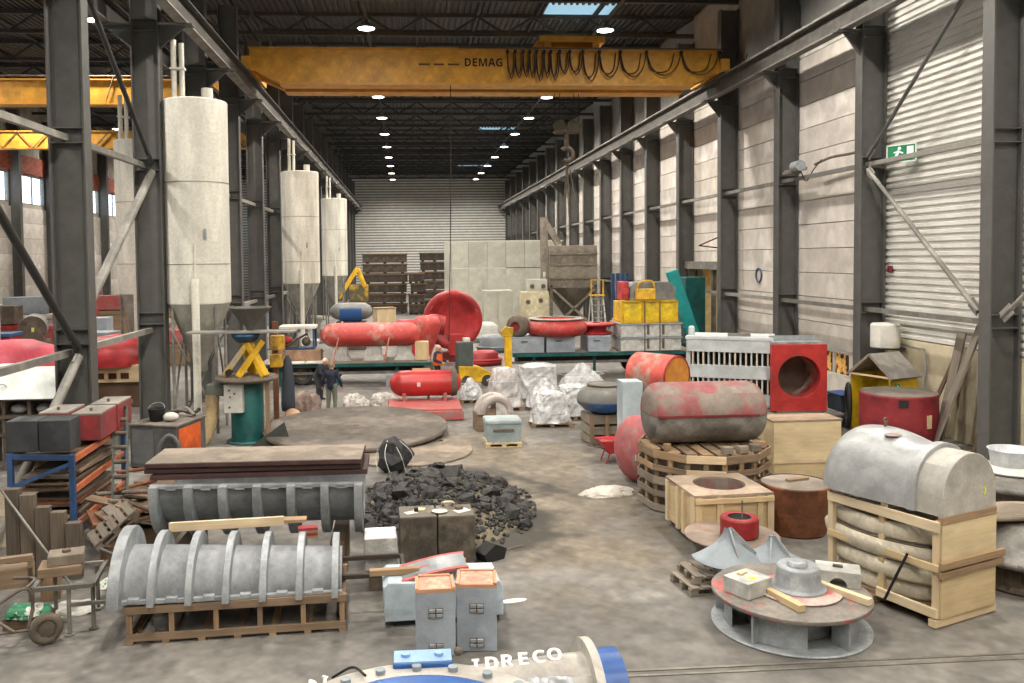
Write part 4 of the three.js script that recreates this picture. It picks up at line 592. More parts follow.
// scrap heap
const heapH = (x, z) => { const a = (x - 0.75) / 1.75, b = (z + 18.6) / 2.9; const d = a * a + b * b; return Math.max(0, 0.46 * (1 - d)) * (0.75 + 0.5 * vn(x * 1.7 + 9, z * 1.7 + 40, 64, 64, 3)); };
{
  const coal = [0x1f2023, 0x17181a, 0x28292c, 0x1c1e22].map(c => M(c, { b: 0x383735, amt: 0.15, f: 5, g: 0.3, rough: 0.6, size: 0.8, n: 96 }));
  const g = new THREE.PlaneGeometry(4.6, 7, 60, 90); g.rotateX(-Math.PI / 2); const p = g.attributes.position; for (let i = 0; i < p.count; i++) { const x = p.getX(i) + 0.75, z = p.getZ(i) - 18.6; p.setY(i, heapH(x, z) + 0.05 * heapH(x, z) * (hash(i, 3, 1) - 0.5) - 0.02 + (heapH(x, z) > 0.01 ? 0.02 * hash(i, 7, 2) : 0)); }
  g.computeVertexNormals(); const m = mesh(uvBox(g), M(0x2d2c2b, { b: 0x6f6755, amt: 0.32, f: 5, g: 0.5, rough: 0.9, size: 2.6, edge: 0.12 })); m.name = 'scrap_heap'; m.position.set(0.75, 0, -18.6); m.userData = { label: 'heap of black rubble, sand and grit behind the dark cubes', category: 'rubble', kind: 'stuff' }; scene.add(m);
  const rock = s => { const r = new THREE.IcosahedronGeometry(1, s % 3 ? 0 : 1), q = r.attributes.position; for (let i = 0; i < q.count; i++) { const x = q.getX(i), y = q.getY(i), z = q.getZ(i), k = 0.7 + 0.55 * hash(Math.round(x * 9) + 50, Math.round(y * 9) * 31 + Math.round(z * 9) + 90, s); q.setXYZ(i, x * k * 1.2, y * k * 0.7, z * k); } r.computeVertexNormals(); return uvBox(r); };
  const rocks = [1, 2, 3, 4, 5, 6].map(rock);
  const inst = new THREE.InstancedMesh(rocks[0], coal[0], 2600); inst.name = 'grit'; inst.castShadow = inst.receiveShadow = true; inst.userData.kind = 'stuff'; const o = new THREE.Object3D(); let k = 0;
  while (k < 2600) { const x = 0.75 + rr(-2.1, 2.1), z = -18.6 + rr(-3.1, 3.1), h = heapH(x, z), d = Math.hypot((x - 0.75) / 2, (z + 18.6) / 3.1); if (d > 1 || (d > 0.85 && rnd() > 0.3)) continue; const s = rr(0.015, 0.065); o.position.set(x - 0.75, h + s * 0.2, z + 18.6); o.rotation.set(rr(0, 6), rr(0, 6), rr(0, 6)); o.scale.setScalar(s); o.updateMatrix(); inst.setMatrixAt(k, o.matrix); inst.setColorAt(k++, new THREE.Color().setScalar(rr(0.7, 1.6))); } m.add(inst);
  const put = []; for (let i = 0, tries = 0; i < 190 && tries < 90000; tries++) { const x = 0.75 + rr(-1.75, 1.8), z = -18.3 + rr(-2.8, 2.6), d = Math.hypot((x - 0.75) / 1.85, (z + 18.3) / 2.8); if (d > 1 || fbm(x * 0.05 + 0.5, z * 0.05 + 0.9, 12, 12, 2, 77) > 0.66) continue; const s = (i < 60 ? rr(0.15, 0.28) : rr(0.06, 0.14)) * (1.15 - 0.35 * d); if (put.some(p => Math.abs(p[0] - x) < (p[2] + s) * 0.95 && Math.abs(p[1] - z) < (p[2] + s) * 0.95)) continue; put.push([x, z, s]); i++; const c = mesh(rocks[i % 6], coal[i % 4]); c.name = numbered('rubble_chunk'); c.position.set(x, heapH(x, z) + s * 0.25, z); c.rotation.set(rr(-0.5, 0.5), rr(0, 6.3), rr(-0.5, 0.5)); c.scale.set(s * rr(0.8, 1.1), s * rr(0.8, 1.2), s * rr(0.8, 1.1)); c.userData = { label: 'jagged black lump lying in the rubble heap', category: 'rubble', group: 'black lumps of the rubble heap' }; scene.add(c); }
  const b = thing('net_bundle', 'large black bundle wrapped in pale netting behind the rubble heap', 'bundle', [-0.38, 0, -21.75]); part(b, 'bundle_core', T(rocks[2].clone(), 0, 0.4, 0, 0, 0.5, 0, [0.42, 0.62, 0.42]), coal[3]); for (let i = 0; i < 7; i++) { const a = i * 0.9; part(b, 'net_strand', TU([[Math.cos(a) * 0.48, 0.05, Math.sin(a) * 0.48], [Math.cos(a + 0.3) * 0.46, 0.5, Math.sin(a + 0.3) * 0.46], [Math.cos(a + 0.8) * 0.2, 0.82, Math.sin(a + 0.8) * 0.2]], 0.01, 12, 5), white); }
  const sh = thing('scoop', 'black metal scoop lying on the floor by the dark cube', 'scoop', [1.45, 0, -15.15], 0.6); part(sh, 'pan', EX([[-0.2, 0], [0.2, 0], [0.26, 0.18], [0, 0.3], [-0.26, 0.16]], 0.3, 0, 0, -0.15), black); part(sh, 'handle', rod([0.2, 0.08, 0], [0.7, 0.12, 0.1], 0.018), ironDark);
  one('paper_scrap', 'white scrap of film on the floor beside the grey boxes', 'litter', T(C(0.16, 0.16, 0.015, 0, 0.01, 0), 0, 0, 0, 0, 0, 0, [1.4, 1, 0.5]), white, [1.62, 0, -13.2], 0.2);
}
// round plates
{
  const t = thing('round_steel_plate', 'huge round dusty steel plate lying flat in the middle', 'plate', [-1.63, 0.25, -26.35]); t.rotation.x = 0.04;
  part(t, 'disc', L([[0, -0.06], [2.8, -0.06], [2.84, -0.03], [2.84, 0.05], [2.8, 0.07], [0.1, 0.07], [0.08, 0.02], [0, 0.02]], 72), plateDust); part(t, 'bore_mark', C(0.11, 0.11, 0.02, 0, 0.065, 0), ironDark); part(t, 'prop_block', B(1.8, 0.2, 0.4, 0, -0.17, -1.8), woodDark[0]);
  const u = thing('round_steel_plate', 'smaller round plate sticking out from under the huge one', 'plate', [-0.1, 0, -24.0]); part(u, 'disc', L([[0, 0], [1.86, 0], [1.9, 0.01], [1.9, 0.05], [1.86, 0.06], [0, 0.06]], 64), M(0x9c8f7f, { b: 0x84776a, amt: 0.4, f: 4, rough: 0.8 })); part(u, 'hole_mark', C(0.07, 0.07, 0.02, 1.05, 0.06, -1.0), black);
}
// blue pump with lettering at the bottom edge
{
  const t = thing('pump_casing', 'film-wrapped grey pump casing with blue cover and raised letters at bottom edge', 'pump', [0.05, -0.01, -7.75]);
  const body = M(0xb9b5ad, { b: 0xa5a29b, amt: 0.35, f: 4, g: 0.12, rough: 0.35 }), padBlue = M(0x86a9d2, { rough: 0.4, g: 0.1 }), bl = M(0x1d5fb0, { b: 0x1a4f94, amt: 0.3, rough: 0.35, g: 0.1 });
  part(t, 'volute', L([[1.1, 0], [1.55, 0.05], [1.85, 0.3], [1.9, 0.52], [1.8, 0.78], [1.6, 0.9], [1.3, 0.93]], 64), body);
  part(t, 'flange_ring', L([[1.22, 0.9], [1.55, 0.9], [1.56, 0.97], [1.22, 0.97]], 64), body); part(t, 'blue_cover', L([[0, 0.94], [1.2, 0.94], [1.24, 0.99], [1.2, 1.0], [0, 1.03]], 56), bl);
  for (let i = 0; i < 22; i++) { const a = i / 22 * Math.PI * 2; part(t, 'bolt', C(0.055, 0.055, 0.06, Math.sin(a) * 1.4, 0.99, Math.cos(a) * 1.4, 0, 0, 0, 10), bluegrey); }
  const lug = part(t, 'blue_lug', B(0.66, 0.2, 0.3, 0.07, 0.92, -1.58, 0, 0, 0, 0.02), bl); part(lug, 'lug_pad', B(0.64, 0.02, 0.28, 0.07, 1.03, -1.58), padBlue); part(lug, 'lug_bolt', C(0.05, 0.05, 0.05, -0.12, 1.05, -1.58), padBlue); part(lug, 'lug_bolt', C(0.05, 0.05, 0.05, 0.25, 1.05, -1.58), padBlue);
  part(t, 'outlet_pipe', rod([0.2, 0.5, -1.42], [1.95, 0.5, -1.62], 0.4, 32, 0.45), body); part(t, 'outlet_flange', rod([1.9, 0.5, -1.62], [2.0, 0.5, -1.63], 0.6, 36), body); part(t, 'blue_collar', rod([2.02, 0.5, -1.63], [2.3, 0.5, -1.66], 0.47, 32), bl);
  const lt = plain(0xe6e6e2, 0.5); const wrap = (s, x0, w, c0) => s.split('').forEach((ch, i) => part(t, 'letter', T(text(ch, 0.15, 0.025), x0 + i * w, 0.92 + 0.008 * i, -1.52 - 0.019 * i, -1.0, 0, 0.02, [1.25, 1, 1]), lt, 'raised white letter'));
  wrap('IDRECO', 0.66, 0.18);
  'IDRECO'.split('').forEach((ch, i) => { const a = -0.62 - i * 0.085; part(t, 'letter', T(text(ch, 0.14, 0.03), Math.sin(a) * 1.74, 0.86, -Math.cos(a) * 1.74, -0.9, -a, 0), lt); });
  { const g = new THREE.PlaneGeometry(0.7, 0.5, 30, 20), p = g.attributes.position; for (let i = 0; i < p.count; i++) { const x = p.getX(i), y = p.getY(i), a = y * 1.9 + 1.15; const r = 0.47 + 0.07 * (vn(x * 9 + 9, y * 14 + 9, 64, 64, 4) - 0.3) + 0.03 * vn(x * 22 + 9, y * 30 + 9, 64, 64, 6); p.setXYZ(i, 1.35 + x, 0.5 + Math.cos(a) * r, -1.57 + Math.sin(a) * r - 0.02 * x); } g.computeVertexNormals(); part(t, 'crumpled_film', uvBox(g), M(0xb4b8bd, { b: 0x9ba2aa, amt: 0.4, f: 7, rough: 0.16, g: 0.1 })); }
  part(t, 'strap', TU([[-0.95, 0.75, -1.75], [-0.7, 0.98, -1.5], [-0.55, 1.03, -1.2]], 0.015, 12, 6), black); part(t, 'knob', SP(0.05, 0.47, 1.06, -1.6), ironDark);
}
// ---------- left: rack, posts, trolley, orange machine ----------
{
  const dullOrange = M(0xb0623e, { b: 0x8a5a44, amt: 0.35, rough: 0.7 });
  const t = thing('pallet_rack', 'blue and orange pallet rack full of scrap at the left edge', 'rack', [-7.1, 0, -18.6]);
  for (const [x, z] of [[0.55, 1.7], [-0.7, 1.5], [0.45, -1.6], [-0.7, -1.6]]) part(t, 'upright', B(0.1, 1.72, 0.1, x, 0.86, z), blueP);
  part(t, 'cross_beam', bar([-0.7, 1.66, 1.5], [0.55, 1.66, 1.7], 0.06, 0.1), blueP); part(t, 'cross_beam', bar([-0.7, 1.05, 1.5], [0.55, 1.55, 1.7], 0.05, 0.08), blueP); part(t, 'cross_beam', bar([-0.7, 1.66, -1.6], [0.45, 1.66, -1.6], 0.06, 0.1), blueP);
  for (const y of [1.6, 1.0, 0.3]) { part(t, 'load_beam', bar([0.55, y, 1.65], [0.45, y, -1.6], 0.06, 0.12), dullOrange); part(t, 'load_beam', bar([-0.7, y, 1.5], [-0.7, y, -1.6], 0.06, 0.12), dullOrange); part(t, 'shelf', B(1.2, 0.04, 3.0, -0.1, y - 0.02, 0), woodDark[0]); }
  const labs = ['grey sheet', 'brown board', 'dusty slab', 'rusty bar'];
  let n = 0; for (const [y0, cnt] of [[0.3, 9], [1.0, 7]]) for (let i = 0; i < cnt; i++) { const m = [woodGrey[0], woodOld[1], ironDark, rust][i % 4]; one('scrap_board', `${labs[i % 4]} in the ${y0 < 0.5 ? 'lower' : 'upper'} bay of the blue rack, ${ORD[i].replace('nearest', 'first')} from the bottom`, 'scrap', B(rr(0.7, 1.05), 0.045, rr(1.6, 2.6)), m, [-7.15 + rr(-0.04, 0.08), y0 + 0.03 + i * 0.05, -18.4 + rr(-0.1, 0.1)], rr(-0.06, 0.06)); }
  ['left', 'right'].forEach((s, i) => one('cast_block', `black square block at the front of the rack top, ${s} one`, 'block', B(0.6, 0.62, 0.6, 0, 0.31, 0, 0, 0, 0, 0.02), M(0x2e3134, { b: 0x3a3d40, amt: 0.3, g: 0.14, rough: 0.7 }), [-7.6 + i * 0.62, 1.73, -17.45], 0.03));
  const topM = M(0x9a958c, { b: 0x86817a, amt: 0.4, rough: 0.8 });
  [[-6.75, -18.7, 'dusty red block on the rack behind the black blocks, near one'], [-6.8, -19.9, 'dusty red block on the rack behind the black blocks, far one'], [-7.5, -18.9, 'dusty red block on the far side of the rack top']].forEach(([x, z, l]) => { const q = thing('red_cast_block', l, 'block', [x, 1.72, z], 0.03); part(q, 'block_body', B(0.6, 0.55, 1.05, 0, 0.275, 0, 0, 0, 0, 0.02), M(0x8f3236, { b: 0x6e3a3a, amt: 0.4, f: 3, rough: 0.6 })); part(q, 'dusty_top', B(0.59, 0.03, 1.04, 0, 0.56, 0), topM); part(q, 'stud', C(0.03, 0.03, 0.08, 0, 0.6, 0.2), ironDark); });
  const lad = thing('roller_ladder', 'dark ladder-like roller track leaning beside the rack', 'ladder', [0, 0, 0]); for (const o of [0, 0.3]) part(lad, 'side_rail', bar([-6.05 + o, 0.35, -17.6], [-6.75 + o, 2.1, -19.9], 0.05, 0.1), M(0x3c463f, { rough: 0.6 })); for (let i = 0; i < 8; i++) { const k = i / 7; part(lad, 'roller', C(0.05, 0.05, 0.3, -5.9 - 0.7 * k, 0.42 + 1.72 * k, -17.65 - 2.25 * k, 0, 0, Math.PI / 2, 10), ironDark); }
  const postW = [W(0x75695c, 0x4f463c), W(0x6b6055, 0x484037)]; const ph = [1.5, 1.42, 1.22, 1.15, 0.98]; ph.forEach((h, i) => one('timber_post', `upright brown timber post before the rack, ${['leftmost', 'second from left', 'third from left', 'fourth from left', 'rightmost'][i]}`, 'timber', B(0.24, h, 0.16, 0, h / 2, 0, 0, 0, 0, 0.012), pick(postW), [-6.95 + i * 0.29, 0, -15.3 + i * 0.09], 0.05, 'timber posts before the rack'));
  one('support_rod', 'thin steel rod leaning across the upright timber posts', 'rod', rod([-7.3, 1.7, -15.3], [-5.6, 0, -14.4], 0.02), girtMat);
  one('curved_shell', 'pale curved shell standing at the left edge beyond the posts', 'casting', L([[0.45, 0], [0.5, 0.4], [0.46, 0.9], [0.3, 1.2], [0.28, 1.2], [0.43, 0.9], [0.47, 0.4], [0.42, 0]], 24, 0, 0, 0, 0, 0, 0, 2.5, 3.4), castCream, [-7.75, 0, -16.3]);
  // broken pallet and boards right of the rack
  const pa = pallet('broken pallet tilted against the scrap beside the ribbed casing', -5.35, 0.35, -15.7, 0.5, 0.9, 0.8); pa.rotation.z = 0.65; pa.position.y = 0.62;
  [['crumpled grey crate beside the blue rack foot', -5.75, -16.9, 0.7, 0.5, ironDark], ['tan timber block under the tilted pallet', -5.25, -15.7, 0.5, 0.35, woodOld[0]], ['dark timber block behind the ribbed casing end', -4.95, -16.4, 0.6, 0.45, woodDark[1]]].forEach(([l, x, z, w, h, m]) => one('scrap_crate', l, 'scrap', B(w, h, 0.55, 0, h / 2, 0, 0, 0, 0, 0.015), m, [x, 0, z], rr(-0.4, 0.4)));
}
{
  const kinds = [['scrap_board', 'board', 0], ['scrap_bar', 'bar', 1], ['scrap_plate', 'plate', 2]], tone = [['brown', woodOld[1]], ['grey', woodGrey[0]], ['dark', woodDark[0]], ['rusty', rust]];
  const seen = {}; for (let i = 0; i < 34; i++) { const [nm, c, k] = kinds[i % 3], [tn, m] = tone[Math.floor(rnd() * 4)], row = i % 5, x = -5.95 + (i % 7) * 0.2 + rr(-0.08, 0.08), z = -16.3 - row * 1.05 + rr(-0.3, 0.3), y = 0.55 + Math.floor(i / 12) * 0.1; const key = `${tn} scrap ${c} in the loose pile between rack and plates`; seen[key] = (seen[key] ?? 0) + 1;
    const o = one(nm, `${key}, ${['first', 'second', 'third', 'fourth', 'fifth', 'sixth', 'seventh', 'eighth', 'ninth'][seen[key] - 1]} from the front`, 'scrap', k === 0 ? B(0.2, 0.05, rr(0.9, 1.5)) : k === 1 ? rod([0, 0, -0.6], [0, 0.1, 0.6], 0.04, 8) : B(rr(0.4, 0.7), 0.04, rr(0.4, 0.6)), m, [x, y, z], rr(-1.2, 1.2), 'loose scrap by the rack'); o.rotation.z = rr(-0.35, 0.35); o.rotation.x = rr(-0.25, 0.25); }
  one('scrap_bin', 'low dark bin half buried in the loose scrap by the rack', 'bin', B(1.5, 0.5, 3.6, 0, 0.25, 0, 0, 0, 0, 0.02), woodDark[1], [-5.35, 0, -18.3]);
}
{
  const t = thing('trestle_stand', 'rusty steel trestle stand carrying two brown blocks', 'stand', [-5.15, 0, -13.1], 0.15); const sm = M(0x7f7c74, { b: 0x63594c, amt: 0.4, rough: 0.6 });
  for (const [x, z] of [[0.08, 0.5], [0.38, 0.35], [-0.3, -0.35], [0.3, -0.4]]) { part(t, 'leg', rod([x, 0, z], [x, 0.7, z], 0.03), sm); part(t, 'foot', C(0.07, 0.07, 0.02, x, 0.01, z), sm); }
  part(t, 'top_frame', [bar([-0.4, 0.72, -0.45], [0.42, 0.72, -0.45], 0.06), bar([-0.4, 0.72, 0.5], [0.42, 0.72, 0.5], 0.06), bar([-0.4, 0.72, -0.48], [-0.4, 0.72, 0.5], 0.06), bar([0.42, 0.72, -0.48], [0.42, 0.72, 0.5], 0.06), bar([0.1, 0.45, 0.5], [0.9, 0.42, 0.42], 0.05)], sm); part(t, 'prop_rod', rod([0.35, 1.0, -0.3], [1.0, 0.5, -0.6], 0.025), sm);
  one('brown_block', 'lower brown block on the trestle stand', 'block', B(0.6, 0.14, 0.45, 0, 0.07, 0, 0, 0, 0, 0.01), woodOld[1], [-5.3, 0.755, -13.15], 0.25); const q = thing('brown_block', 'upper brown block with small knob on the trestle stand', 'block', [-5.24, 0.897, -13.2], 0.3); part(q, 'block_body', B(0.5, 0.15, 0.38, 0, 0.075, 0, 0, 0, 0, 0.01), M(0x8f8474, { b: 0x736858, amt: 0.4, rough: 0.85 })); part(q, 'knob', C(0.06, 0.06, 0.04, 0, 0.17, 0), ironDark);
  const c = thing('wheeled_trolley', 'old wheeled hand trolley with pneumatic wheel at lower left', 'trolley', [-5.6, 0, -12.4], 0.1); const tr = M(0x6d655b, { b: 0x54493d, amt: 0.4, rough: 0.7 });
  part(c, 'wheel', [TO(0.17, 0.06, 0.38, 0.23, 0.1, 0, 0.45, 0, 12, 30), C(0.12, 0.12, 0.05, 0.38, 0.23, 0.1, Math.PI / 2, 0.45, 0)], M(0x4b463f, { b: 0x746a5d, amt: 0.3, rough: 0.9 })); part(c, 'wheel', [TO(0.17, 0.06, -0.55, 0.23, 0.25, 0, 0.45, 0, 12, 30), C(0.12, 0.12, 0.05, -0.55, 0.23, 0.25, Math.PI / 2, 0.45, 0)], M(0x4b463f, { b: 0x746a5d, amt: 0.3, rough: 0.9 }));
  part(c, 'axle', rod([-0.6, 0.23, 0.2], [0.4, 0.23, 0.08], 0.02), tr); part(c, 'frame_tube', TU([[-0.9, 0.45, 0.3], [-0.3, 0.62, 0.2], [0.1, 0.8, 0.0], [0.15, 0.5, -0.1], [0.12, 0.23, 0.05]], 0.025, 20, 8), tr); part(c, 'frame_tube', TU([[-0.7, 0.2, 0.3], [-0.4, 0.35, 0.0], [0.0, 0.25, 0.2]], 0.022, 14, 8), tr); part(c, 'handle', TU([[0.1, 0.8, 0], [0.15, 0.85, -0.2], [-0.2, 0.82, -0.4]], 0.022, 14, 8), tr);
  one('timber_seat_frame', 'brown timber frame like a low bench at the left edge', 'frame', [B(0.7, 0.08, 0.12, 0, 0.85, 0), B(0.08, 0.85, 0.1, 0.32, 0.42, 0), B(0.08, 0.85, 0.1, -0.3, 0.42, 0), B(0.7, 0.3, 0.3, 0.0, 0.55, -0.1)], woodOld[1], [-6.25, 0, -13.5], 0.3); one('brown_carton', 'brown carton tilted behind the trolley', 'carton', B(0.3, 0.38, 0.3, 0, 0.19, 0, 0, 0, 0, 0.01), woodOld[0], [-5.85, 0, -14.1], 0.3);
  one('green_bag', 'crumpled green and white sack behind the trolley', 'sack', crumple(0.24, 1.2, 0.6, 0.9, 31), M(0x2a7a55, { b: 0xcfcfc6, amt: 0.5, f: 4, rough: 0.5, edge: 0.06, size: 0.8 }), [-5.72, 0.2, -12.95]); one('sack_crate', 'wood crate supporting the green and white sack', 'crate', B(0.6, 0.2, 0.4, 0, 0.1, 0), woodDark[0], [-5.72, 0, -12.98]);
  one('white_sack', 'flattened white sack with green print left of the ribbed casing', 'sack', crumple(0.32, 1.3, 0.4, 0.7, 35), M(0xdedcd2, { b: 0x3f9a6a, amt: 0.2, f: 4, edge: 0.05, rough: 0.5, size: 0.9 }), [-4.6, 0.2, -14.0]); one('stone_block', 'grey rough stone under the flattened white sack', 'block', T(uvBox(new THREE.IcosahedronGeometry(0.25, 1)), 0, 0.12, 0, 0, 0, 0, [1.2, 0.6, 0.9]), ironDark, [-4.55, 0, -13.98]);
  one('white_cloth', 'white rag draped on the floor under the trestle stand', 'rag', crumple(0.32, 1.2, 0.35, 0.8, 33), white, [-5.3, 0.0, -13.55], 0.3);
}
{
  const t = thing('welding_generator', 'grey machine cabinet with bright orange side panel, left of the green mixer', 'machine', [-6.5, 0, -23.4], -0.28);
  const gm = M(0x6a6c6c, { b: 0x55585a, amt: 0.35, rough: 0.6 }); part(t, 'cabinet', B(1.36, 1.1, 1.5, 0, 0.57, 0, 0, 0, 0, 0.02), gm); part(t, 'cover', B(1.42, 0.06, 1.56, 0, 1.15, 0, 0, 0, 0, 0.015), plateDust); part(t, 'orange_panel', B(0.02, 0.95, 1.1, 0.685, 0.58, 0.1), orange, 'orange side panel'); part(t, 'front_door', B(0.62, 0.9, 0.02, -0.3, 0.58, 0.755), M(0x767878, { rough: 0.6 })); part(t, 'hose', TU([[0.3, 0, 1.1], [0.38, 0.7, 1.05], [0.6, 0.95, 0.95], [0.8, 0.75, 0.9], [0.86, 0, 0.85]], 0.06, 26, 10), M(0x5b5d60, { rough: 0.6 })); part(t, 'plinth', B(1.3, 0.03, 1.45, 0, 0.015, 0), black);
  const b = thing('black_bucket', 'black plastic bucket standing on the orange machine', 'bucket', [-6.75, 1.18, -23.2]); part(b, 'bucket_wall', L([[0, 0.01], [0.17, 0], [0.22, 0.33], [0.235, 0.34], [0.22, 0.35], [0.205, 0.33], [0.16, 0.03]], 24), black); part(b, 'bucket_handle', TO(0.21, 0.008, 0, 0.34, 0, -0.9, 0, 0, 6, 20, Math.PI), castGrey);
  one('white_lump', 'white plastic jug lying on the orange machine beside the bucket', 'jug', SP(0.16, 0, 0.12, 0, [1.3, 0.75, 1]), white, [-6.35, 1.18, -23.1]); one('pipe_fittings', 'tangle of grey pipe fittings on top of the orange machine', 'fittings', [TU([[-0.4, 0.08, 0], [0, 0.2, 0.1], [0.3, 0.08, -0.1], [0.5, 0.2, 0]], 0.05, 20, 8), TU([[-0.2, 0.07, -0.2], [0.1, 0.22, -0.1], [0.4, 0.06, 0.2]], 0.05, 16, 8)], M(0x7a766d, { b: 0x5c564c, amt: 0.4, rough: 0.7 }), [-6.25, 1.18, -23.75]);
}
{
  const t = thing('green_mixer', 'dark green mixer column with yellow arms and white control box', 'machine', [-4.85, 0, -25.9]);
  part(t, 'column', L([[0, 0], [0.62, 0], [0.62, 0.05], [0.48, 0.08], [0.48, 1.85], [0, 1.85]], 36), teal); part(t, 'turntable', L([[0, 1.85], [0.85, 1.85], [0.95, 1.9], [0.92, 1.98], [0, 2.02]], 40), ironDark);
  part(t, 'control_box', B(0.55, 0.85, 0.2, -0.28, 1.4, 0.55, 0, -0.1, 0, 0.015), white); for (const [x, y] of [[-0.4, 1.65], [-0.25, 1.55], [-0.38, 1.45], [-0.4, 1.15]]) part(t, 'push_button', C(0.03, 0.03, 0.03, x, y, 0.66, Math.PI / 2), ironDark);
  for (const [x0, x1, z] of [[-0.65, 0.1, 0.2], [0.6, 0.05, 0.3], [0.1, 0.0, -0.5], [-0.2, 0.5, 0.35]]) part(t, 'yellow_arm', bar([x0, 2.0, z], [x1, 3.05, z * 0.3], 0.3, 0.16, 0.02), x0 < -0.3 ? M(0x9c9383, { b: 0xc39a2c, amt: 0.4, rough: 0.6 }) : yel);
  part(t, 'hinge_pin', C(0.09, 0.09, 0.3, -0.45, 2.15, 0.35, Math.PI / 2), black); part(t, 'blue_collar', L([[0, 3.02], [0.28, 3.02], [0.42, 3.18], [0.42, 3.26], [0, 3.28]], 28), M(0x1d4468, { rough: 0.4 })); part(t, 'grey_shelf', B(3.2, 0.05, 0.7, -0.1, 3.32, 0), girtMat);
  part(t, 'funnel', L([[0.1, 3.3], [0.14, 3.45], [0.62, 4.0], [0.65, 4.05], [0.6, 4.03], [0.1, 3.45]], 28, 0.1, 0, -0.2), M(0x5f5e58, { b: 0x53524c, amt: 0.4, rough: 0.6 })); part(t, 'side_spout', [B(0.6, 0.35, 0.4, -0.85, 1.6, 0.1, 0, 0, 0, 0.03), rod([-1.2, 1.45, 0.1], [-0.6, 1.65, 0.1], 0.14)], M(0x6a6f66, { b: 0x4b5049, amt: 0.4, rough: 0.6 })); part(t, 'tan_chute', TU([[-1.0, 1.45, 0.15], [-1.02, 0.8, 0.25], [-1.15, 0.3, 0.4], [-1.3, 0.04, 0.55]], 0.2, 20, 14), M(0xb7a078, { b: 0x9b875f, amt: 0.35, rough: 0.85 }), 'tan fabric chute'); part(t, 'timber_post', B(0.12, 1.85, 0.12, 0.65, 0.93, 0.3), woodOld[0]);
  part(t, 'guard_plate', EX([[0, 0], [1.2, 0], [1.0, 0.7]], 0.03, 0.2, 0, 0.75), M(0x3f4340, { rough: 0.7 }));
  const y = thing('yellow_hoist', 'dirty yellow hydraulic hoist standing right of the green mixer', 'machine', [-4.45, 0, -28.9]); part(y, 'mast', B(0.16, 3.4, 0.2, 0, 1.7, 0), M(0x8a5a3a, { b: 0x6b4630, amt: 0.4, rough: 0.7 })); part(y, 'hoist_body', [B(0.45, 0.5, 0.4, 0.1, 2.7, 0.1, 0, 0, 0, 0.04), B(0.4, 0.45, 0.4, 0.05, 2.1, 0.1, 0, 0, 0, 0.04)], M(0xc99a2c, { b: 0x7a6032, amt: 0.4, f: 5, rough: 0.6 })); part(y, 'base', B(0.8, 0.1, 0.8, 0.2, 0.05, 0), ironDark);
  const h = thing('dark_tarpaulin', 'blue-black tarpaulin hanging from the hoist', 'tarpaulin', [-4.15, 0.25, -29.6]); part(h, 'cloth', L([[0.05, 1.95], [0.2, 1.7], [0.3, 1.0], [0.34, 0.2], [0.3, 0], [0.1, 0.02]], 14), M(0x39424c, { b: 0x2a3138, amt: 0.4, f: 6, st: 4, rough: 0.7 })); h.scale.set(0.72, 1, 0.6); part(h, 'hanging_pole', rod([0, 1.9, 0], [-0.25, 2.3, 0.6], 0.03), girtMat); part(h, 'standing_foot', rod([0, -0.25, 0], [0, 0.1, 0], 0.05), girtMat);
  one('leather_scrap', 'tan and dark crumpled leather scrap beside the huge plate', 'scrap', [T(uvBox(new THREE.IcosahedronGeometry(0.4, 1)), 0, 0.22, 0, 0.3, 0.4, 0, [0.7, 0.6, 1.1]), T(uvBox(new THREE.IcosahedronGeometry(0.35, 1)), 0.4, 0.16, -0.2, 0, 0, 0.4, [1.1, 0.35, 0.8])], M(0xc09a78, { b: 0x6b4c3a, amt: 0.35, rough: 0.8 }), [-3.85, 0, -28.6]);
}
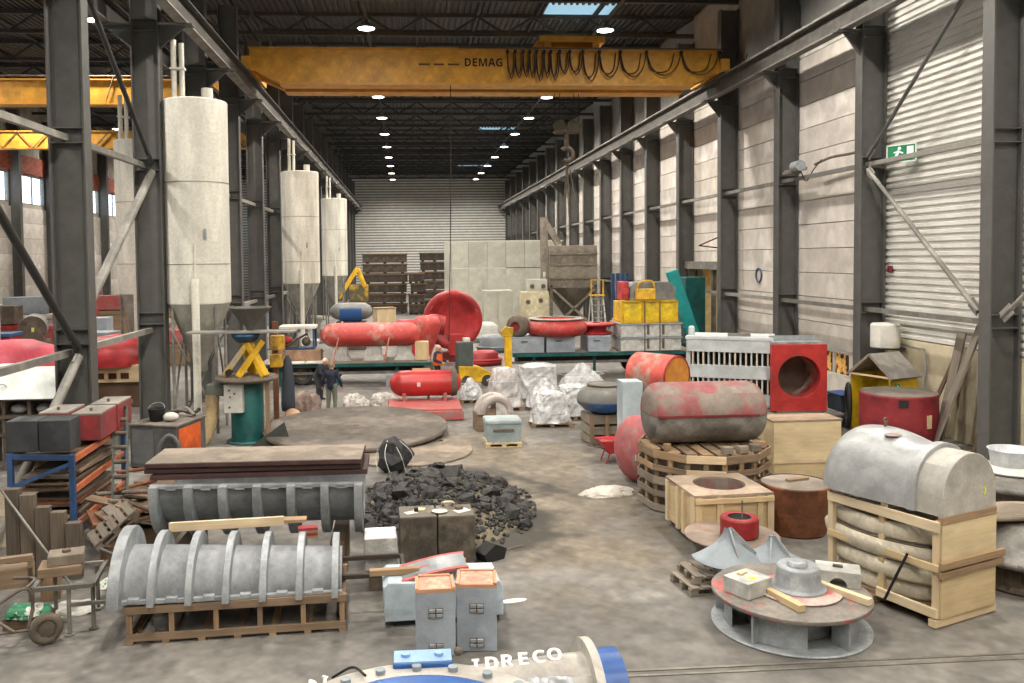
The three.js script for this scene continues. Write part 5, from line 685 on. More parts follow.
// ---------- people ----------
function person(label, pos, ry, J, col) {
  const t = thing('person', label, 'person', pos, ry);
  const c3 = h => new THREE.Color(h), skin = c3(0xc99a80);
  const bones = [];
  const bn = (a, b, ra, rb, c) => bones.push({ a: V(...a), b: V(...b), ra, rb, c });
  const top = c3(col.top), leg = c3(col.leg), shoe = c3(0x2a2826), slv = c3(col.sleeve ?? col.top);
  bn(J.hip, J.chest, 0.165, 0.19, top); bn([J.hip[0] - 0.07, J.hip[1], J.hip[2]], [J.hip[0] + 0.07, J.hip[1], J.hip[2]], 0.13, 0.13, leg);
  bn([J.chest[0] - 0.13, J.chest[1] + 0.08, J.chest[2]], [J.chest[0] + 0.13, J.chest[1] + 0.08, J.chest[2]], 0.1, 0.1, top); bn(J.chest, J.neck, 0.1, 0.062, top); bn(J.neck, J.head, 0.058, 0.06, skin);
  bn([J.head[0], J.head[1] + 0.03, J.head[2] - 0.015], [J.head[0], J.head[1] + 0.05, J.head[2] + 0.01], 0.098, 0.095, skin); bn(J.head, [J.head[0], J.head[1] - 0.05, J.head[2] + 0.045], 0.07, 0.045, skin);
  bn([J.head[0], J.head[1] + 0.03, J.head[2] + 0.09], [J.head[0], J.head[1] - 0.005, J.head[2] + 0.118], 0.012, 0.018, skin); for (const s of [-1, 1]) bn([J.head[0] + s * 0.095, J.head[1] + 0.03, J.head[2]], [J.head[0] + s * 0.1, J.head[1], J.head[2]], 0.018, 0.014, skin);
  const fingers = [];
  for (const [s, sh, el, wr] of [[-1, J.lsh, J.lel, J.lwr], [1, J.rsh, J.rel, J.rwr]]) {
    bn(sh, el, 0.076, 0.06, slv); bn(el, wr, 0.06, 0.04, slv); const d = V(...wr).sub(V(...el)).normalize(), pm = V(...wr).addScaledVector(d, 0.08); bn(wr, pm.toArray(), 0.034, 0.03, skin);
    const side = V(0, 0, 1).cross(d).normalize(); const q = V().copy(d).cross(side).normalize();
    [-1.5, -0.5, 0.5, 1.5].forEach((k, i) => { const l = [0.075, 0.09, 0.085, 0.065][i], a = pm.clone().addScaledVector(q, k * 0.018), m = a.clone().addScaledVector(d, l * 0.55), e = m.clone().addScaledVector(d, l * 0.4).addScaledVector(side, -s * 0.025); fingers.push(rod(a.toArray(), m.toArray(), 0.009, 6), rod(m.toArray(), e.toArray(), 0.008, 6)); });
    const a = V(...wr).addScaledVector(d, 0.03).addScaledVector(q, 0.03); fingers.push(rod(a.toArray(), a.clone().addScaledVector(q, 0.03).addScaledVector(d, 0.05).toArray(), 0.01, 6));
  }
  for (const [hp, kn, an] of [[J.lhip, J.lkn, J.lan], [J.rhip, J.rkn, J.ran]]) { bn(hp, kn, 0.11, 0.08, leg); bn(kn, an, 0.08, 0.062, leg); bn([an[0], an[1] - 0.04, an[2] - 0.03], [an[0], an[1] - 0.05, an[2] + 0.15], 0.045, 0.035, shoe); }
  const N = 104, mc = new MarchingCubes(N, black, false, false, 120000); const hs = N / 2, pt = V(), ab = V(), ap = V();
  const dist = (bo, p) => { ab.copy(bo.b).sub(bo.a); ap.copy(p).sub(bo.a); const h = cl(ap.dot(ab) / ab.lengthSq()); return ap.addScaledVector(ab, -h).length() - (bo.ra + (bo.rb - bo.ra) * h); };
  for (let k = 0; k < N; k++) for (let j = 0; j < N; j++) for (let i = 0; i < N; i++) { pt.set((i - hs) / hs, (j - hs) / hs + 0.9, (k - hs) / hs); let s = 0; let mn = 9; for (const bo of bones) { const d = dist(bo, pt); if (d < mn) mn = d; if (d < 0.15) s += Math.exp(-d * 60); } mc.field[i + j * N + k * N * N] = s > 0 ? Math.log(s) / 60 : -mn; }
  mc.isolation = 0; mc.update(); const n = mc.count; const g = new THREE.BufferGeometry(); const ps = new Float32Array(mc.positionArray.slice(0, n * 3)); for (let i = 0; i < n; i++) ps[i * 3 + 1] += 0.9; g.setAttribute('position', new THREE.BufferAttribute(ps, 3)); g.setAttribute('normal', new THREE.BufferAttribute(new Float32Array(mc.normalArray.slice(0, n * 3)), 3));
  const all = [uvBox(g), ...fingers]; const gg = mergeGeometries(all), P = gg.attributes.position, cs = new Float32Array(P.count * 3);
  for (let i = 0; i < P.count; i++) { pt.set(P.getX(i), P.getY(i), P.getZ(i)); let c = skin; if (i < n) { let mn = 9; for (const bo of bones) { const d = dist(bo, pt); if (d < mn) { mn = d; c = bo.c; } } } cs.set([c.r, c.g, c.b], i * 3); }
  gg.setAttribute('color', new THREE.BufferAttribute(cs, 3)); part(t, 'body', gg, new THREE.MeshStandardMaterial({ vertexColors: true, roughness: 0.85 }));
  part(t, 'hair', T(uvBox(new THREE.SphereGeometry(0.112, 20, 10, 0, Math.PI * 2, 0, 1.75)), J.head[0], J.head[1] + 0.045, J.head[2] - 0.02, -0.35, 0, 0), plain(col.hair, 0.9));
  for (const s of [-1, 1]) part(t, 'eye', SP(0.014, J.head[0] + s * 0.035, J.head[1] + 0.03, J.head[2] + 0.088, 1, 8), plain(0x2a2320, 0.4)); part(t, 'mouth', B(0.045, 0.008, 0.01, J.head[0], J.head[1] - 0.045, J.head[2] + 0.088), plain(0x8e5a50, 0.7));
  if (col.vest) part(t, 'vest', T(uvBox(new THREE.CylinderGeometry(0.22, 0.22, 0.5, 20, 1, true)), J.chest[0], J.chest[1] - 0.14, J.chest[2], 0, 0, 0, [1.12, 1, 0.92]), new THREE.MeshStandardMaterial({ color: col.vest, roughness: 0.8, side: THREE.DoubleSide }));
  return t;
}
const stand = { hip: [0, 0.95, 0], chest: [0, 1.3, 0.02], neck: [0, 1.5, 0.03], head: [0, 1.62, 0.06], lsh: [-0.2, 1.42, 0], lel: [-0.31, 1.16, -0.02], lwr: [-0.36, 0.92, 0.08], rsh: [0.2, 1.42, 0], rel: [0.31, 1.16, -0.02], rwr: [0.37, 0.92, 0.08], lhip: [-0.1, 0.92, 0], lkn: [-0.12, 0.5, 0.03], lan: [-0.13, 0.09, 0], rhip: [0.1, 0.92, 0], rkn: [0.12, 0.5, 0.02], ran: [0.14, 0.09, 0] };
const bend = { ...stand, hip: [0, 0.92, -0.08], chest: [0, 1.22, 0.12], neck: [0, 1.4, 0.22], head: [0, 1.5, 0.3], lsh: [-0.2, 1.33, 0.14], lel: [-0.27, 1.08, 0.25], lwr: [-0.2, 0.9, 0.42], rsh: [0.2, 1.33, 0.14], rel: [0.27, 1.08, 0.25], rwr: [0.2, 0.9, 0.42], lhip: [-0.1, 0.9, -0.08], rhip: [0.1, 0.9, -0.08] };
person('person in navy jumper and grey trousers seen from behind beside the huge plate', [-2.75, 0, -30.6], Math.PI - 0.25, stand, { top: 0x23273a, leg: 0x6f7266, hair: 0x8a7560 });
person('person in dark jumper with white hair stooping at the trailer wheels', [-3.45, 0, -33.2], 1.1, bend, { top: 0x23252e, leg: 0x2e3034, hair: 0xe0dcd2 });
person('person in orange vest and navy sleeves standing at the far trailer', [1.25, 0, -36.2], 1.2, { ...stand, rwr: [0.3, 1.05, 0.3], lwr: [-0.3, 1.05, 0.3] }, { top: 0x2b3040, sleeve: 0x2b3040, leg: 0x23252c, hair: 0xb9aea2, vest: 0xe0642a });
one('brown_bundle', 'brown wrapped bundle on the floor at the feet of the person in navy', 'bundle', crumple(0.5, 1.1, 1.2, 0.9, 41), M(0x7c655a, { b: 0x9a8478, amt: 0.4, f: 5, rough: 0.6 }), [-3.75, 0, -30.9]);
for (const [x, l] of [[-2.0, 'crumpled heap of pale film and scraps behind the huge plate, left one'], [-0.95, 'crumpled heap of pale film and scraps behind the huge plate, right one']]) { one('film_heap', l, 'film', crumple(0.42, 1.2, 0.9, 1, Math.round(x * 10) + 60), M(0xa79a8c, { b: 0xd0cbc4, amt: 0.35, f: 8, rough: 0.35, g: 0.25, size: 1 }), [x, 0, -31.9], x > -1.5 ? 0.2 : -0.2); }
// ---------- middle: trailers ----------
const tyre = M(0x2b2b2b, { b: 0x4a4845, amt: 0.3, rough: 0.85 });
function trailer(label, x0, x1, z, y, wheels, d = 2.2) {
  const t = thing('flatbed_trailer', label, 'trailer', [0, 0, 0]);
  part(t, 'side_beam', B(x1 - x0, 0.14, 0.08, (x0 + x1) / 2, y - 0.07, z + d / 2), teal); part(t, 'side_beam', B(x1 - x0, 0.14, 0.08, (x0 + x1) / 2, y - 0.07, z - d / 2), teal); part(t, 'lower_beam', B(x1 - x0, 0.1, 0.1, (x0 + x1) / 2, y - 0.42, z + d / 2 - 0.2), girtMat);
  part(t, 'chassis', B(x1 - x0 - 0.6, 0.42, d - 1.0, (x0 + x1) / 2, y - 0.32, z, 0, 0, 0, 0.02), M(0x353634, { rough: 0.8 }));
  const n = Math.round((x1 - x0) / 0.9); for (let i = 0; i < n; i++) part(t, 'deck_board', B((x1 - x0) / n - 0.015, 0.04, d - 0.1, x0 + (x1 - x0) * (i + 0.5) / n, y + 0.005, z), pick(woodGrey));
  for (const k of [0.12, 0.45, 0.8]) part(t, 'post', B(0.12, y - 0.1, 0.12, x0 + (x1 - x0) * k, (y - 0.1) / 2, z + d / 2 - 0.2), teal);
  for (const wx of wheels) { for (const s of [1, -1]) { const w = part(t, 'wheel', [TO(0.36, 0.13, wx, 0.49, z + s * (d / 2 - 0.35), 0, 0, 0, 12, 30)], tyre); part(w, 'rim', C(0.26, 0.26, 0.12, wx, 0.49, z + s * (d / 2 - 0.35), Math.PI / 2), ironDark); } }
  return t;
}
trailer('green flatbed trailer carrying the long red duct', -6.4, 1.0, -38.0, 0.95, [-4.6, -3.4]);
trailer('green flatbed trailer carrying grey boxes and yellow crates', 4.7, 13.1, -39.0, 1.12, [10.6]);
{ // load of the left trailer
  one('red_duct', 'long dusty red duct with rounded ends on the left trailer', 'duct', [T(uvBox(new THREE.CapsuleGeometry(0.62, 3.2, 12, 28)), 0, 0, 0, 0, 0, Math.PI / 2, [0.85, 1, 1.5])], redDusty, [-1.65, 2.1, -38.1]);
  for (const [x, l] of [[-3.0, 'white steel saddle under the left end of the red duct'], [-1.5, 'white steel saddle under the middle of the red duct'], [-0.15, 'white steel saddle under the right end of the red duct']]) one('duct_saddle', l, 'saddle', [EX([[-0.45, 0], [0.45, 0], [0.3, 0.25], [0.3, 0.62], [-0.3, 0.62], [-0.3, 0.25]], 0.9, 0, 0, -0.45, 0, 0, 0, [], 0.02)], castPale, [x, 0.98, -38.1]);
  for (const x of [-2.9, -0.7]) one('lashing_strap', `orange lashing strap over the red duct, ${x < -2 ? 'left' : 'right'} one`, 'strap', TU([[x - 0.35, 1.0, -36.95], [x - 0.12, 1.95, -37.15], [x, 2.55, -37.7], [x, 2.68, -38.1], [x, 2.5, -38.7], [x - 0.2, 1.9, -39.1], [x - 0.3, 1.0, -39.1]], 0.035, 30, 5), M(0xc9826a, { rough: 0.8 }));
  const b = thing('stillage_box', 'blue framed stillage full of parts at the left trailer end', 'stillage', [-4.85, 0.98, -38.3]); part(b, 'base_board', B(2.1, 0.5, 1.0, 0, 0.27, 0.4, 0, 0, 0, 0.01), M(0xb89478, { b: 0x9a7a60, amt: 0.4, rough: 0.85 })); for (const [x, z] of [[-0.75, 0.4], [0.7, 0.4], [-0.75, -0.5], [0.7, -0.5]]) part(b, 'corner_post', B(0.08, 0.95, 0.08, x, 1.0, z), blueP); part(b, 'shelf', B(1.5, 0.05, 1, 0, 0.56, 0), blueP); part(b, 'lid', B(1.6, 0.14, 1.1, 0, 1.5, 0, 0, 0, 0, 0.03), white); part(b, 'parts_inside', [SP(0.2, 0.35, 0.85, 0.2), rod([-0.5, 0.7, 0.3], [0.4, 1.2, 0.1], 0.05), B(0.6, 0.3, 0.5, -0.3, 0.75, 0)], ironDark); part(b, 'red_part', SP(0.16, -0.45, 0.95, 0.3), redP);
  for (let i = 0; i < 3; i++) one('white_slab', `white flat slab lying on the left trailer deck, ${['left', 'middle', 'right'][i]} one`, 'slab', B(0.72, 0.05, 0.8, 0, 0.025, 0), white, [-5.6 + i * 0.78, 1.0, -37.05], 0, 'white slabs on the left trailer');
  one('concrete_pedestal', 'grey rectangular cabinet beneath the left trailer', 'box', B(1.5, 0.5, 0.6, 0, 0.25, 0, 0, 0, 0, 0.02), castGrey, [-0.2, 0, -36.6]);
  const c = thing('red_cone_casting', 'dusty red cone casting right of the long duct', 'casting', [0.95, 0, -41.5]); part(c, 'cone', L([[0.15, 0.4], [0.25, 0.9], [0.55, 1.7], [0.7, 2.2], [0.55, 2.6], [0, 2.7]], 30), redDusty); part(c, 'stand', B(0.6, 0.4, 0.6, 0, 0.2, 0), ironDark);
  one('red_cone_casting', 'red curved elbow peeping between long duct and big red dish', 'casting', TU([[-0.5, 0, 0], [-0.5, 1.4, 0], [0, 2.1, 0], [0.7, 2.0, 0]], 0.5, 24, 20), redP, [1.2, 0.0, -43.4]);
  const d = thing('red_dish_casing', 'big round red dish casing standing upright facing the camera', 'casing', [2.4, 0, -45]); d.rotation.y = -0.02;
  part(d, 'dish', L([[0, 0.15], [0.8, 0.2], [1.1, 0.3], [1.2, 0.42], [1.42, 0.44], [1.55, 0.36], [1.58, 0.1], [1.55, -0.3], [1.2, -0.6], [0, -0.7]], 56, 0, 2.2, 0, Math.PI / 2, 0, 0), redP); part(d, 'outlet', B(0.75, 1.15, 0.6, 0.15, 0.9, 0.2, 0, 0, 0, 0.05), redP); part(d, 'foot', B(1.6, 0.5, 1.2, 0, 0.25, -0.2, 0, 0, 0, 0.03), maroon); for (const a of [2.5, 0.45, -0.5, 3.6]) part(d, 'lashing', rod([Math.cos(a) * 1.3, 2.2 + Math.sin(a) * 1.3, 0.44], [Math.cos(a) * 1.55, 2.2 + Math.sin(a) * 0.8, 0.4], 0.03, 6), pinkRed);
  one('wooden_crate', 'small tan wooden crate beside the person in orange vest', 'crate', B(0.6, 0.8, 0.6, 0, 0.4, 0, 0, 0, 0, 0.01), ply[1], [0.62, 1.0, -37.6]); one('cardboard_box', 'brown cardboard box on the floor under the far trailer end', 'carton', B(0.75, 0.85, 0.7, 0, 0.42, 0, 0, 0, 0, 0.01), M(0xb5845c, { b: 0xa1724c, amt: 0.3, rough: 0.85 }), [0.55, 0, -35.4]);
  const s = thing('stacker_truck', 'small yellow stacker truck with dark grey mast', 'truck', [2.7, 0, -36.2], 0.2); part(s, 'body', [B(0.7, 1.5, 0.5, -0.3, 1.15, 0, 0, 0, 0, 0.06)], M(0x4b5350, { rough: 0.6 })); part(s, 'hood', EX([[-0.6, 0.2], [1.0, 0.2], [0.95, 0.42], [0.3, 0.8], [-0.6, 0.85]], 0.7, 0, 0, -0.35, 0, 0, 0, [], 0.03), yel); part(s, 'wheel', C(0.24, 0.24, 0.2, -0.3, 0.24, 0.3, Math.PI / 2), tyre); part(s, 'wheel', C(0.24, 0.24, 0.2, 0.6, 0.24, 0.3, Math.PI / 2), tyre); part(s, 'white_cap', B(0.25, 0.15, 0.3, -0.2, 1.98, 0), white);
  const y = thing('yellow_jib', 'upright yellow jib crane post with hooked head', 'jib', [4.35, 0, -36.6]); part(y, 'post', B(0.3, 2.0, 0.35, 0, 1.2, 0, 0, 0, 0, 0.03), yel); part(y, 'head', EX([[-0.25, 0], [0.15, 0], [0.2, 0.35], [-0.1, 0.4], [-0.32, 0.2]], 0.35, 0, 2.05, -0.17, 0, 0, 0, [], 0.02), yel); part(y, 'base', B(0.7, 0.2, 0.7, 0, 0.1, 0, 0, 0, 0, 0.02), ironDark);
}
{ // load of the right trailer
  [[5.35, 1.6, 'long grey steel box at the left end of the right trailer'], [6.9, 1.3, 'grey steel box in the middle of the right trailer'], [8.65, 1.0, 'short grey steel box right of the red volute']].forEach(([x, w, l]) => { const t = thing('grey_steel_box', l, 'box', [x, 1.15, -38.8]); part(t, 'box_body', B(w, 0.68, 1.8, 0, 0.34, 0, 0, 0, 0, 0.02), greyPaint); part(t, 'lid', B(w + 0.04, 0.06, 1.84, 0, 0.69, 0), greyPaint); part(t, 'handle', B(0.3, 0.04, 0.05, -0.1, 0.52, 0.92), ironDark); });
  const v = thing('red_volute', 'red volute casing lying flat with dark outlet on grey boxes', 'volute', [6.85, 1.88, -38.8]); part(v, 'ring', L([[0.85, 0.05], [1.2, 0], [1.42, 0.2], [1.45, 0.45], [1.2, 0.7], [0.85, 0.74], [0.82, 0.6]], 48), M(0xb83c3a, { b: 0xa86a60, amt: 0.3, f: 5, rough: 0.55 })); part(v, 'top_flange', L([[0.9, 0.72], [1.25, 0.72], [1.25, 0.78], [0.9, 0.78]], 48), M(0x9a948e, { rough: 0.6 }));
  part(v, 'outlet_elbow', L([[0.22, -0.3], [0.38, -0.3], [0.5, -0.1], [0.52, 0.3], [0.4, 0.5], [0.22, 0.5]], 30, -1.75, 0.45, 0.25, Math.PI / 2, 0, 0.5), ironDark); part(v, 'outlet_flange', TO(0.36, 0.06, -1.95, 0.45, 0.62, 0, -0.5, 0, 10, 30), castPale); part(v, 'outlet_bore', L([[0, 0], [0.24, 0], [0.26, 0.05]], 24, -1.93, 0.45, 0.6, Math.PI / 2, 0, 0.5), maroon);
  one('red_flange_ring', 'small red flange ring stacked right of the volute', 'flange', L([[0.2, 0], [0.75, 0], [0.75, 0.08], [0.5, 0.14], [0.5, 0.34], [0.85, 0.4], [0.85, 0.5], [0.2, 0.52]], 36), redP, [8.75, 1.88, -38.95]);
  for (const [y, l] of [[1.15, 'lower of two stacked light grey bins on the right trailer'], [1.79, 'upper of two stacked light grey bins on the right trailer']]) { const t = thing('grey_bin', l, 'bin', [11.05, y, -38.8]); part(t, 'bin_body', B(2.8, 0.58, 1.9, 0, 0.29, 0, 0, 0, 0, 0.03), castPale); part(t, 'bin_rim', B(2.9, 0.06, 2.0, 0, 0.6, 0, 0, 0, 0, 0.01), greyPaint); for (const x of [-0.15, 0.55]) part(t, 'latch', B(0.1, 0.45, 0.06, x, 0.35, 0.98), ironDark); }
  const yc = thing('yellow_crate', 'large yellow steel crate on the stacked grey bins', 'crate', [11.0, 2.44, -38.8]); part(yc, 'crate_body', B(2.5, 0.85, 1.8, 0, 0.52, 0, 0, 0, 0, 0.02), M(0xe0c02a, { b: 0xb8a040, amt: 0.3, rough: 0.5 })); for (const x of [-1.25, -0.35, 0.45, 1.25]) part(yc, 'corner_bar', B(0.08, 0.98, 0.08, x, 0.5, 0.92), yel); part(yc, 'top_rail', B(2.6, 0.07, 0.08, 0, 0.98, 0.92), yel); part(yc, 'base_rail', B(2.6, 0.1, 1.9, 0, 0.05, 0), yel);
  const gt = thing('grey_housing', 'grey machine housing on top of the yellow crate', 'housing', [11.18, 3.46, -39.0]); part(gt, 'housing_body', EX([[-0.95, 0], [1.15, 0], [1.15, 0.55], [0.9, 0.78], [-0.7, 0.78], [-0.95, 0.6]], 1.2, 0, 0, -0.6, 0, 0, 0, [], 0.02), M(0x8d8f90, { b: 0x77797a, amt: 0.35, rough: 0.6 }));
  const ys = thing('yellow_gearbox', 'small yellow gearbox before the grey housing', 'gearbox', [10.85, 3.45, -38.1]); part(ys, 'gearbox_body', B(0.85, 0.5, 0.4, 0, 0.28, 0, 0, 0, 0, 0.04), M(0xe8b83c, { b: 0xc0902c, amt: 0.3, rough: 0.5 })); part(ys, 'pipe_loop', TU([[-0.4, 0.5, 0.1], [-0.3, 0.8, 0.1], [0.3, 0.85, 0.1], [0.4, 0.5, 0.1]], 0.05, 16, 8), yel);
  one('red_motor_block', 'red block with dark slot on the yellow crate, left of the grey housing', 'motor', [B(0.36, 0.85, 0.9, 0, 0.425, 0, 0, 0, 0, 0.05), C(0.15, 0.15, 0.1, 0, 0.4, 0.48, Math.PI / 2)], M(0xc9484a, { b: 0xb0393c, amt: 0.3, rough: 0.5 }), [9.98, 3.46, -38.8]);
  for (const z of [0]) for (const x of [10.75, 11.45]) one('lashing_strap', `dark lashing strap over the yellow crate, ${x < 11 ? 'left' : 'right'} one`, 'strap', bar([x, 1.05, -37.83], [x, 3.42, -37.83], 0.05, 0.03), ironDark);
}
{ // teal machine by the door
  const t = thing('teal_machine', 'teal steel press with leaning arms by the right doorway', 'machine', [13.2, 0, -42.4]); t.scale.setScalar(1.18);
  part(t, 'leaning_arm', bar([0.9, 1.2, 0.8], [0.0, 4.0, 0.6], 0.7, 0.5, 0.03), tealBright); part(t, 'leaning_arm', bar([-0.6, 1.0, 0.6], [-1.0, 3.6, 0.3], 0.35, 0.35, 0.03), teal); part(t, 'bucket', B(1.2, 1.6, 1.0, -0.2, 1.3, -0.1, 0, 0.2, 0.3, 0.05), teal); part(t, 'side_body', B(0.9, 3.4, 1.0, 1.3, 2.0, -0.6, 0, 0, 0, 0.05), teal); part(t, 'base', B(2.6, 0.9, 1.8, 0, 0.45, 0, 0, 0, 0, 0.04), M(0x16302f, { rough: 0.6 })); part(t, 'hydraulic_rod', rod([-0.3, 1.2, 0.9], [-0.5, 3.0, 0.6], 0.07), castGrey); part(t, 'front_plate', B(0.5, 1.7, 0.3, -1.3, 0.9, 0.6, 0, 0, -0.1, 0.03), teal);
}
// ---------- wrapped pallet loads ----------
const filmM = M(0xd2d4d6, { b: 0xbfc1c3, amt: 0.4, f: 7, g: 0.16, rough: 0.2, size: 1.1, bump: 0.01 }), filmR = M(0xccc8c6, { b: 0xbba8a3, amt: 0.4, f: 6, g: 0.16, rough: 0.22, size: 1.3, bump: 0.01 });
function wrapped(label, x, z, w, d, h, shape, m = filmM) {
  h *= 0.8;
  pallet(`pallet under the ${label}`, x, 0, z, rr(-0.1, 0.1), w * 0.95, d * 0.9, woodOld);
  const t = thing('wrapped_load', label, 'wrapped load', [x, 0.146, z], rr(-0.25, 0.25), 'film-wrapped loads');
  const g = new THREE.BoxGeometry(1, 1, 1, 22, 18, 22), p = g.attributes.position, s = tseed++;
  for (let i = 0; i < p.count; i++) { let X = p.getX(i), Y = p.getY(i) + 0.5, Z = p.getZ(i); const n1 = vn(X * 5 + 20 + s, Y * 6 + Z * 5 + 20, 64, 64, s) - 0.5, n2 = vn(X * 13 + 40, Y * 13 + Z * 11 + 40, 64, 64, s + 2) - 0.5; let k = shape === 0 ? 1 - 0.38 * Y : shape === 1 ? 1 - 0.6 * Y * Y : shape === 2 ? 1 - 0.15 * Math.abs(Y - 0.4) : 1 - 0.1 * Y; const r = Math.hypot(X, Z) / 0.5, rc = r > 1 ? 1 - (r - 1) * 0.55 : 1; k *= rc * (1 + n1 * 0.2 + n2 * 0.1); p.setXYZ(i, X * k * w, (Y * h) * (1 - (shape === 1 ? 0.25 * r * r : 0.08 * r * r) * Y) + n2 * 0.05 * Y * h, Z * k * d); }
  g.computeVertexNormals(); part(t, 'film_cover', uvBox(g), m);
  for (const a of [0.3, 0.65]) part(t, 'film_band', T(TO(0.5, 0.012, 0, a * h, 0, Math.PI / 2, 0, 0, 5, 30), 0, 0, 0, 0, 0, 0, [w * 0.92, 1, d * 0.92]), filmM);
}
wrapped('tall film-wrapped load with pinkish core, left of the wrapped group', 3.45, -30.4, 1.35, 1.2, 1.72, 0, filmR);
wrapped('flat-topped film-wrapped load at the back of the wrapped group', 4.95, -32.2, 1.5, 1.2, 1.6, 3);
wrapped('rounded film-wrapped load behind the front wrapped one', 4.85, -30.0, 1.25, 1.1, 1.25, 1);
wrapped('crumpled silvery film-wrapped load at the front of the wrapped group', 4.6, -27.2, 1.4, 1.1, 1.25, 0);
wrapped('film-wrapped heap farthest right of the wrapped group', 6.75, -32.6, 1.9, 1.3, 1.5, 1);
wrapped('narrow film-wrapped load next to the bowl crate', 5.55, -28.3, 0.95, 1.0, 1.3, 2);
wrapped('small film-wrapped load right of the red tank', 2.35, -32.0, 0.9, 0.9, 1.0, 1);
{ // arched casting in film and chest
  const t = thing('arched_casting', 'pinkish arched casting draped in film behind the grey chest', 'casting', [2.6, 0, -26.9], 0.1); part(t, 'arch', T(uvBox(new THREE.TorusGeometry(0.45, 0.14, 12, 24, Math.PI)), 0.1, 0.55, 0.35), M(0xb99a90, { b: 0xcfc4bd, amt: 0.4, rough: 0.5 })); part(t, 'arch', T(uvBox(new THREE.TorusGeometry(0.45, 0.14, 12, 24, Math.PI)), 0.1, 0.55, -0.2), M(0xb99a90, { b: 0xcfc4bd, amt: 0.4, rough: 0.5 })); part(t, 'barrel', T(uvBox(new THREE.CylinderGeometry(0.55, 0.55, 0.9, 28, 1, false, 0, Math.PI)), 0.1, 0.55, 0, Math.PI / 2, 0, Math.PI / 2 * 0), filmR); part(t, 'base', B(1.0, 0.56, 0.8, 0, 0.28, 0, 0, 0, 0, 0.03), woodOld[1]);
  pallet('new wooden pallet under the grey-blue chest', 2.72, 0, -24.55, 0.02, 1.05, 0.9, woodNew);
  const c = thing('grey_chest', 'grey-blue lidded chest on a pallet in the aisle', 'chest', [2.72, 0.146, -24.55], 0.02); part(c, 'chest_body', EX([[-0.46, 0], [0.46, 0], [0.5, 0.5], [-0.5, 0.5]], 0.72, 0, 0, -0.36, 0, 0, 0, [], 0.02), M(0x9fb0b3, { b: 0x879799, amt: 0.3, rough: 0.5 })); part(c, 'lid', B(1.06, 0.14, 0.82, 0, 0.58, 0, 0, 0, 0, 0.05), M(0xaab9bb, { b: 0x92a2a4, amt: 0.3, rough: 0.5 })); part(c, 'handle', B(0.6, 0.06, 0.05, 0, 0.35, 0.4), ironDark);
}
{ // red tank on frame
  const f = thing('red_steel_frame', 'dusty red steel skid carrying the red tank', 'frame', [0.55, 0, -29.6]); part(f, 'deck', B(2.5, 0.1, 2.4, 0, 0.35, 0, 0, 0, 0, 0.02), pinkRed); part(f, 'side_beam', B(2.6, 0.3, 0.14, 0, 0.18, 1.2, 0, 0, 0, 0.015), pinkRed); part(f, 'side_beam', B(2.6, 0.3, 0.14, 0, 0.18, -1.2, 0, 0, 0, 0.015), pinkRed); for (const x of [-1.2, -0.1, 1.2]) part(f, 'cross_rib', B(0.12, 0.3, 2.4, x, 0.22, 0, 0, 0, 0, 0.015), pinkRed); part(f, 'tow_bar', bar([-1.3, 0.3, 0.2], [-2.2, 0.25, -0.2], 0.08), redP); part(f, 'saddle', B(0.12, 0.35, 0.9, -0.7, 0.5, -0.8), pinkRed); part(f, 'saddle', B(0.12, 0.35, 0.9, 0.75, 0.5, -0.8), pinkRed);
  const t = thing('red_tank', 'bright red horizontal tank with rounded ends on the red skid', 'tank', [0.62, 0.98, -30.5]); part(t, 'shell', T(uvBox(new THREE.CapsuleGeometry(0.5, 1.6, 10, 32)), 0, 0, 0, 0, 0, Math.PI / 2, [0.92, 1, 1]), M(0xc23636, { b: 0xb03030, amt: 0.25, g: 0.1, rough: 0.35 })); part(t, 'end_band', C(0.5, 0.46, 0.2, 1.02, 0, 0, 0, 0, Math.PI / 2, 30), ironDark); part(t, 'label_plate', B(0.12, 0.14, 0.02, -0.25, 0.02, 0.5), white); part(t, 'drain', C(0.05, 0.05, 0.2, 0.1, -0.5, 0.2), ironDark);
}
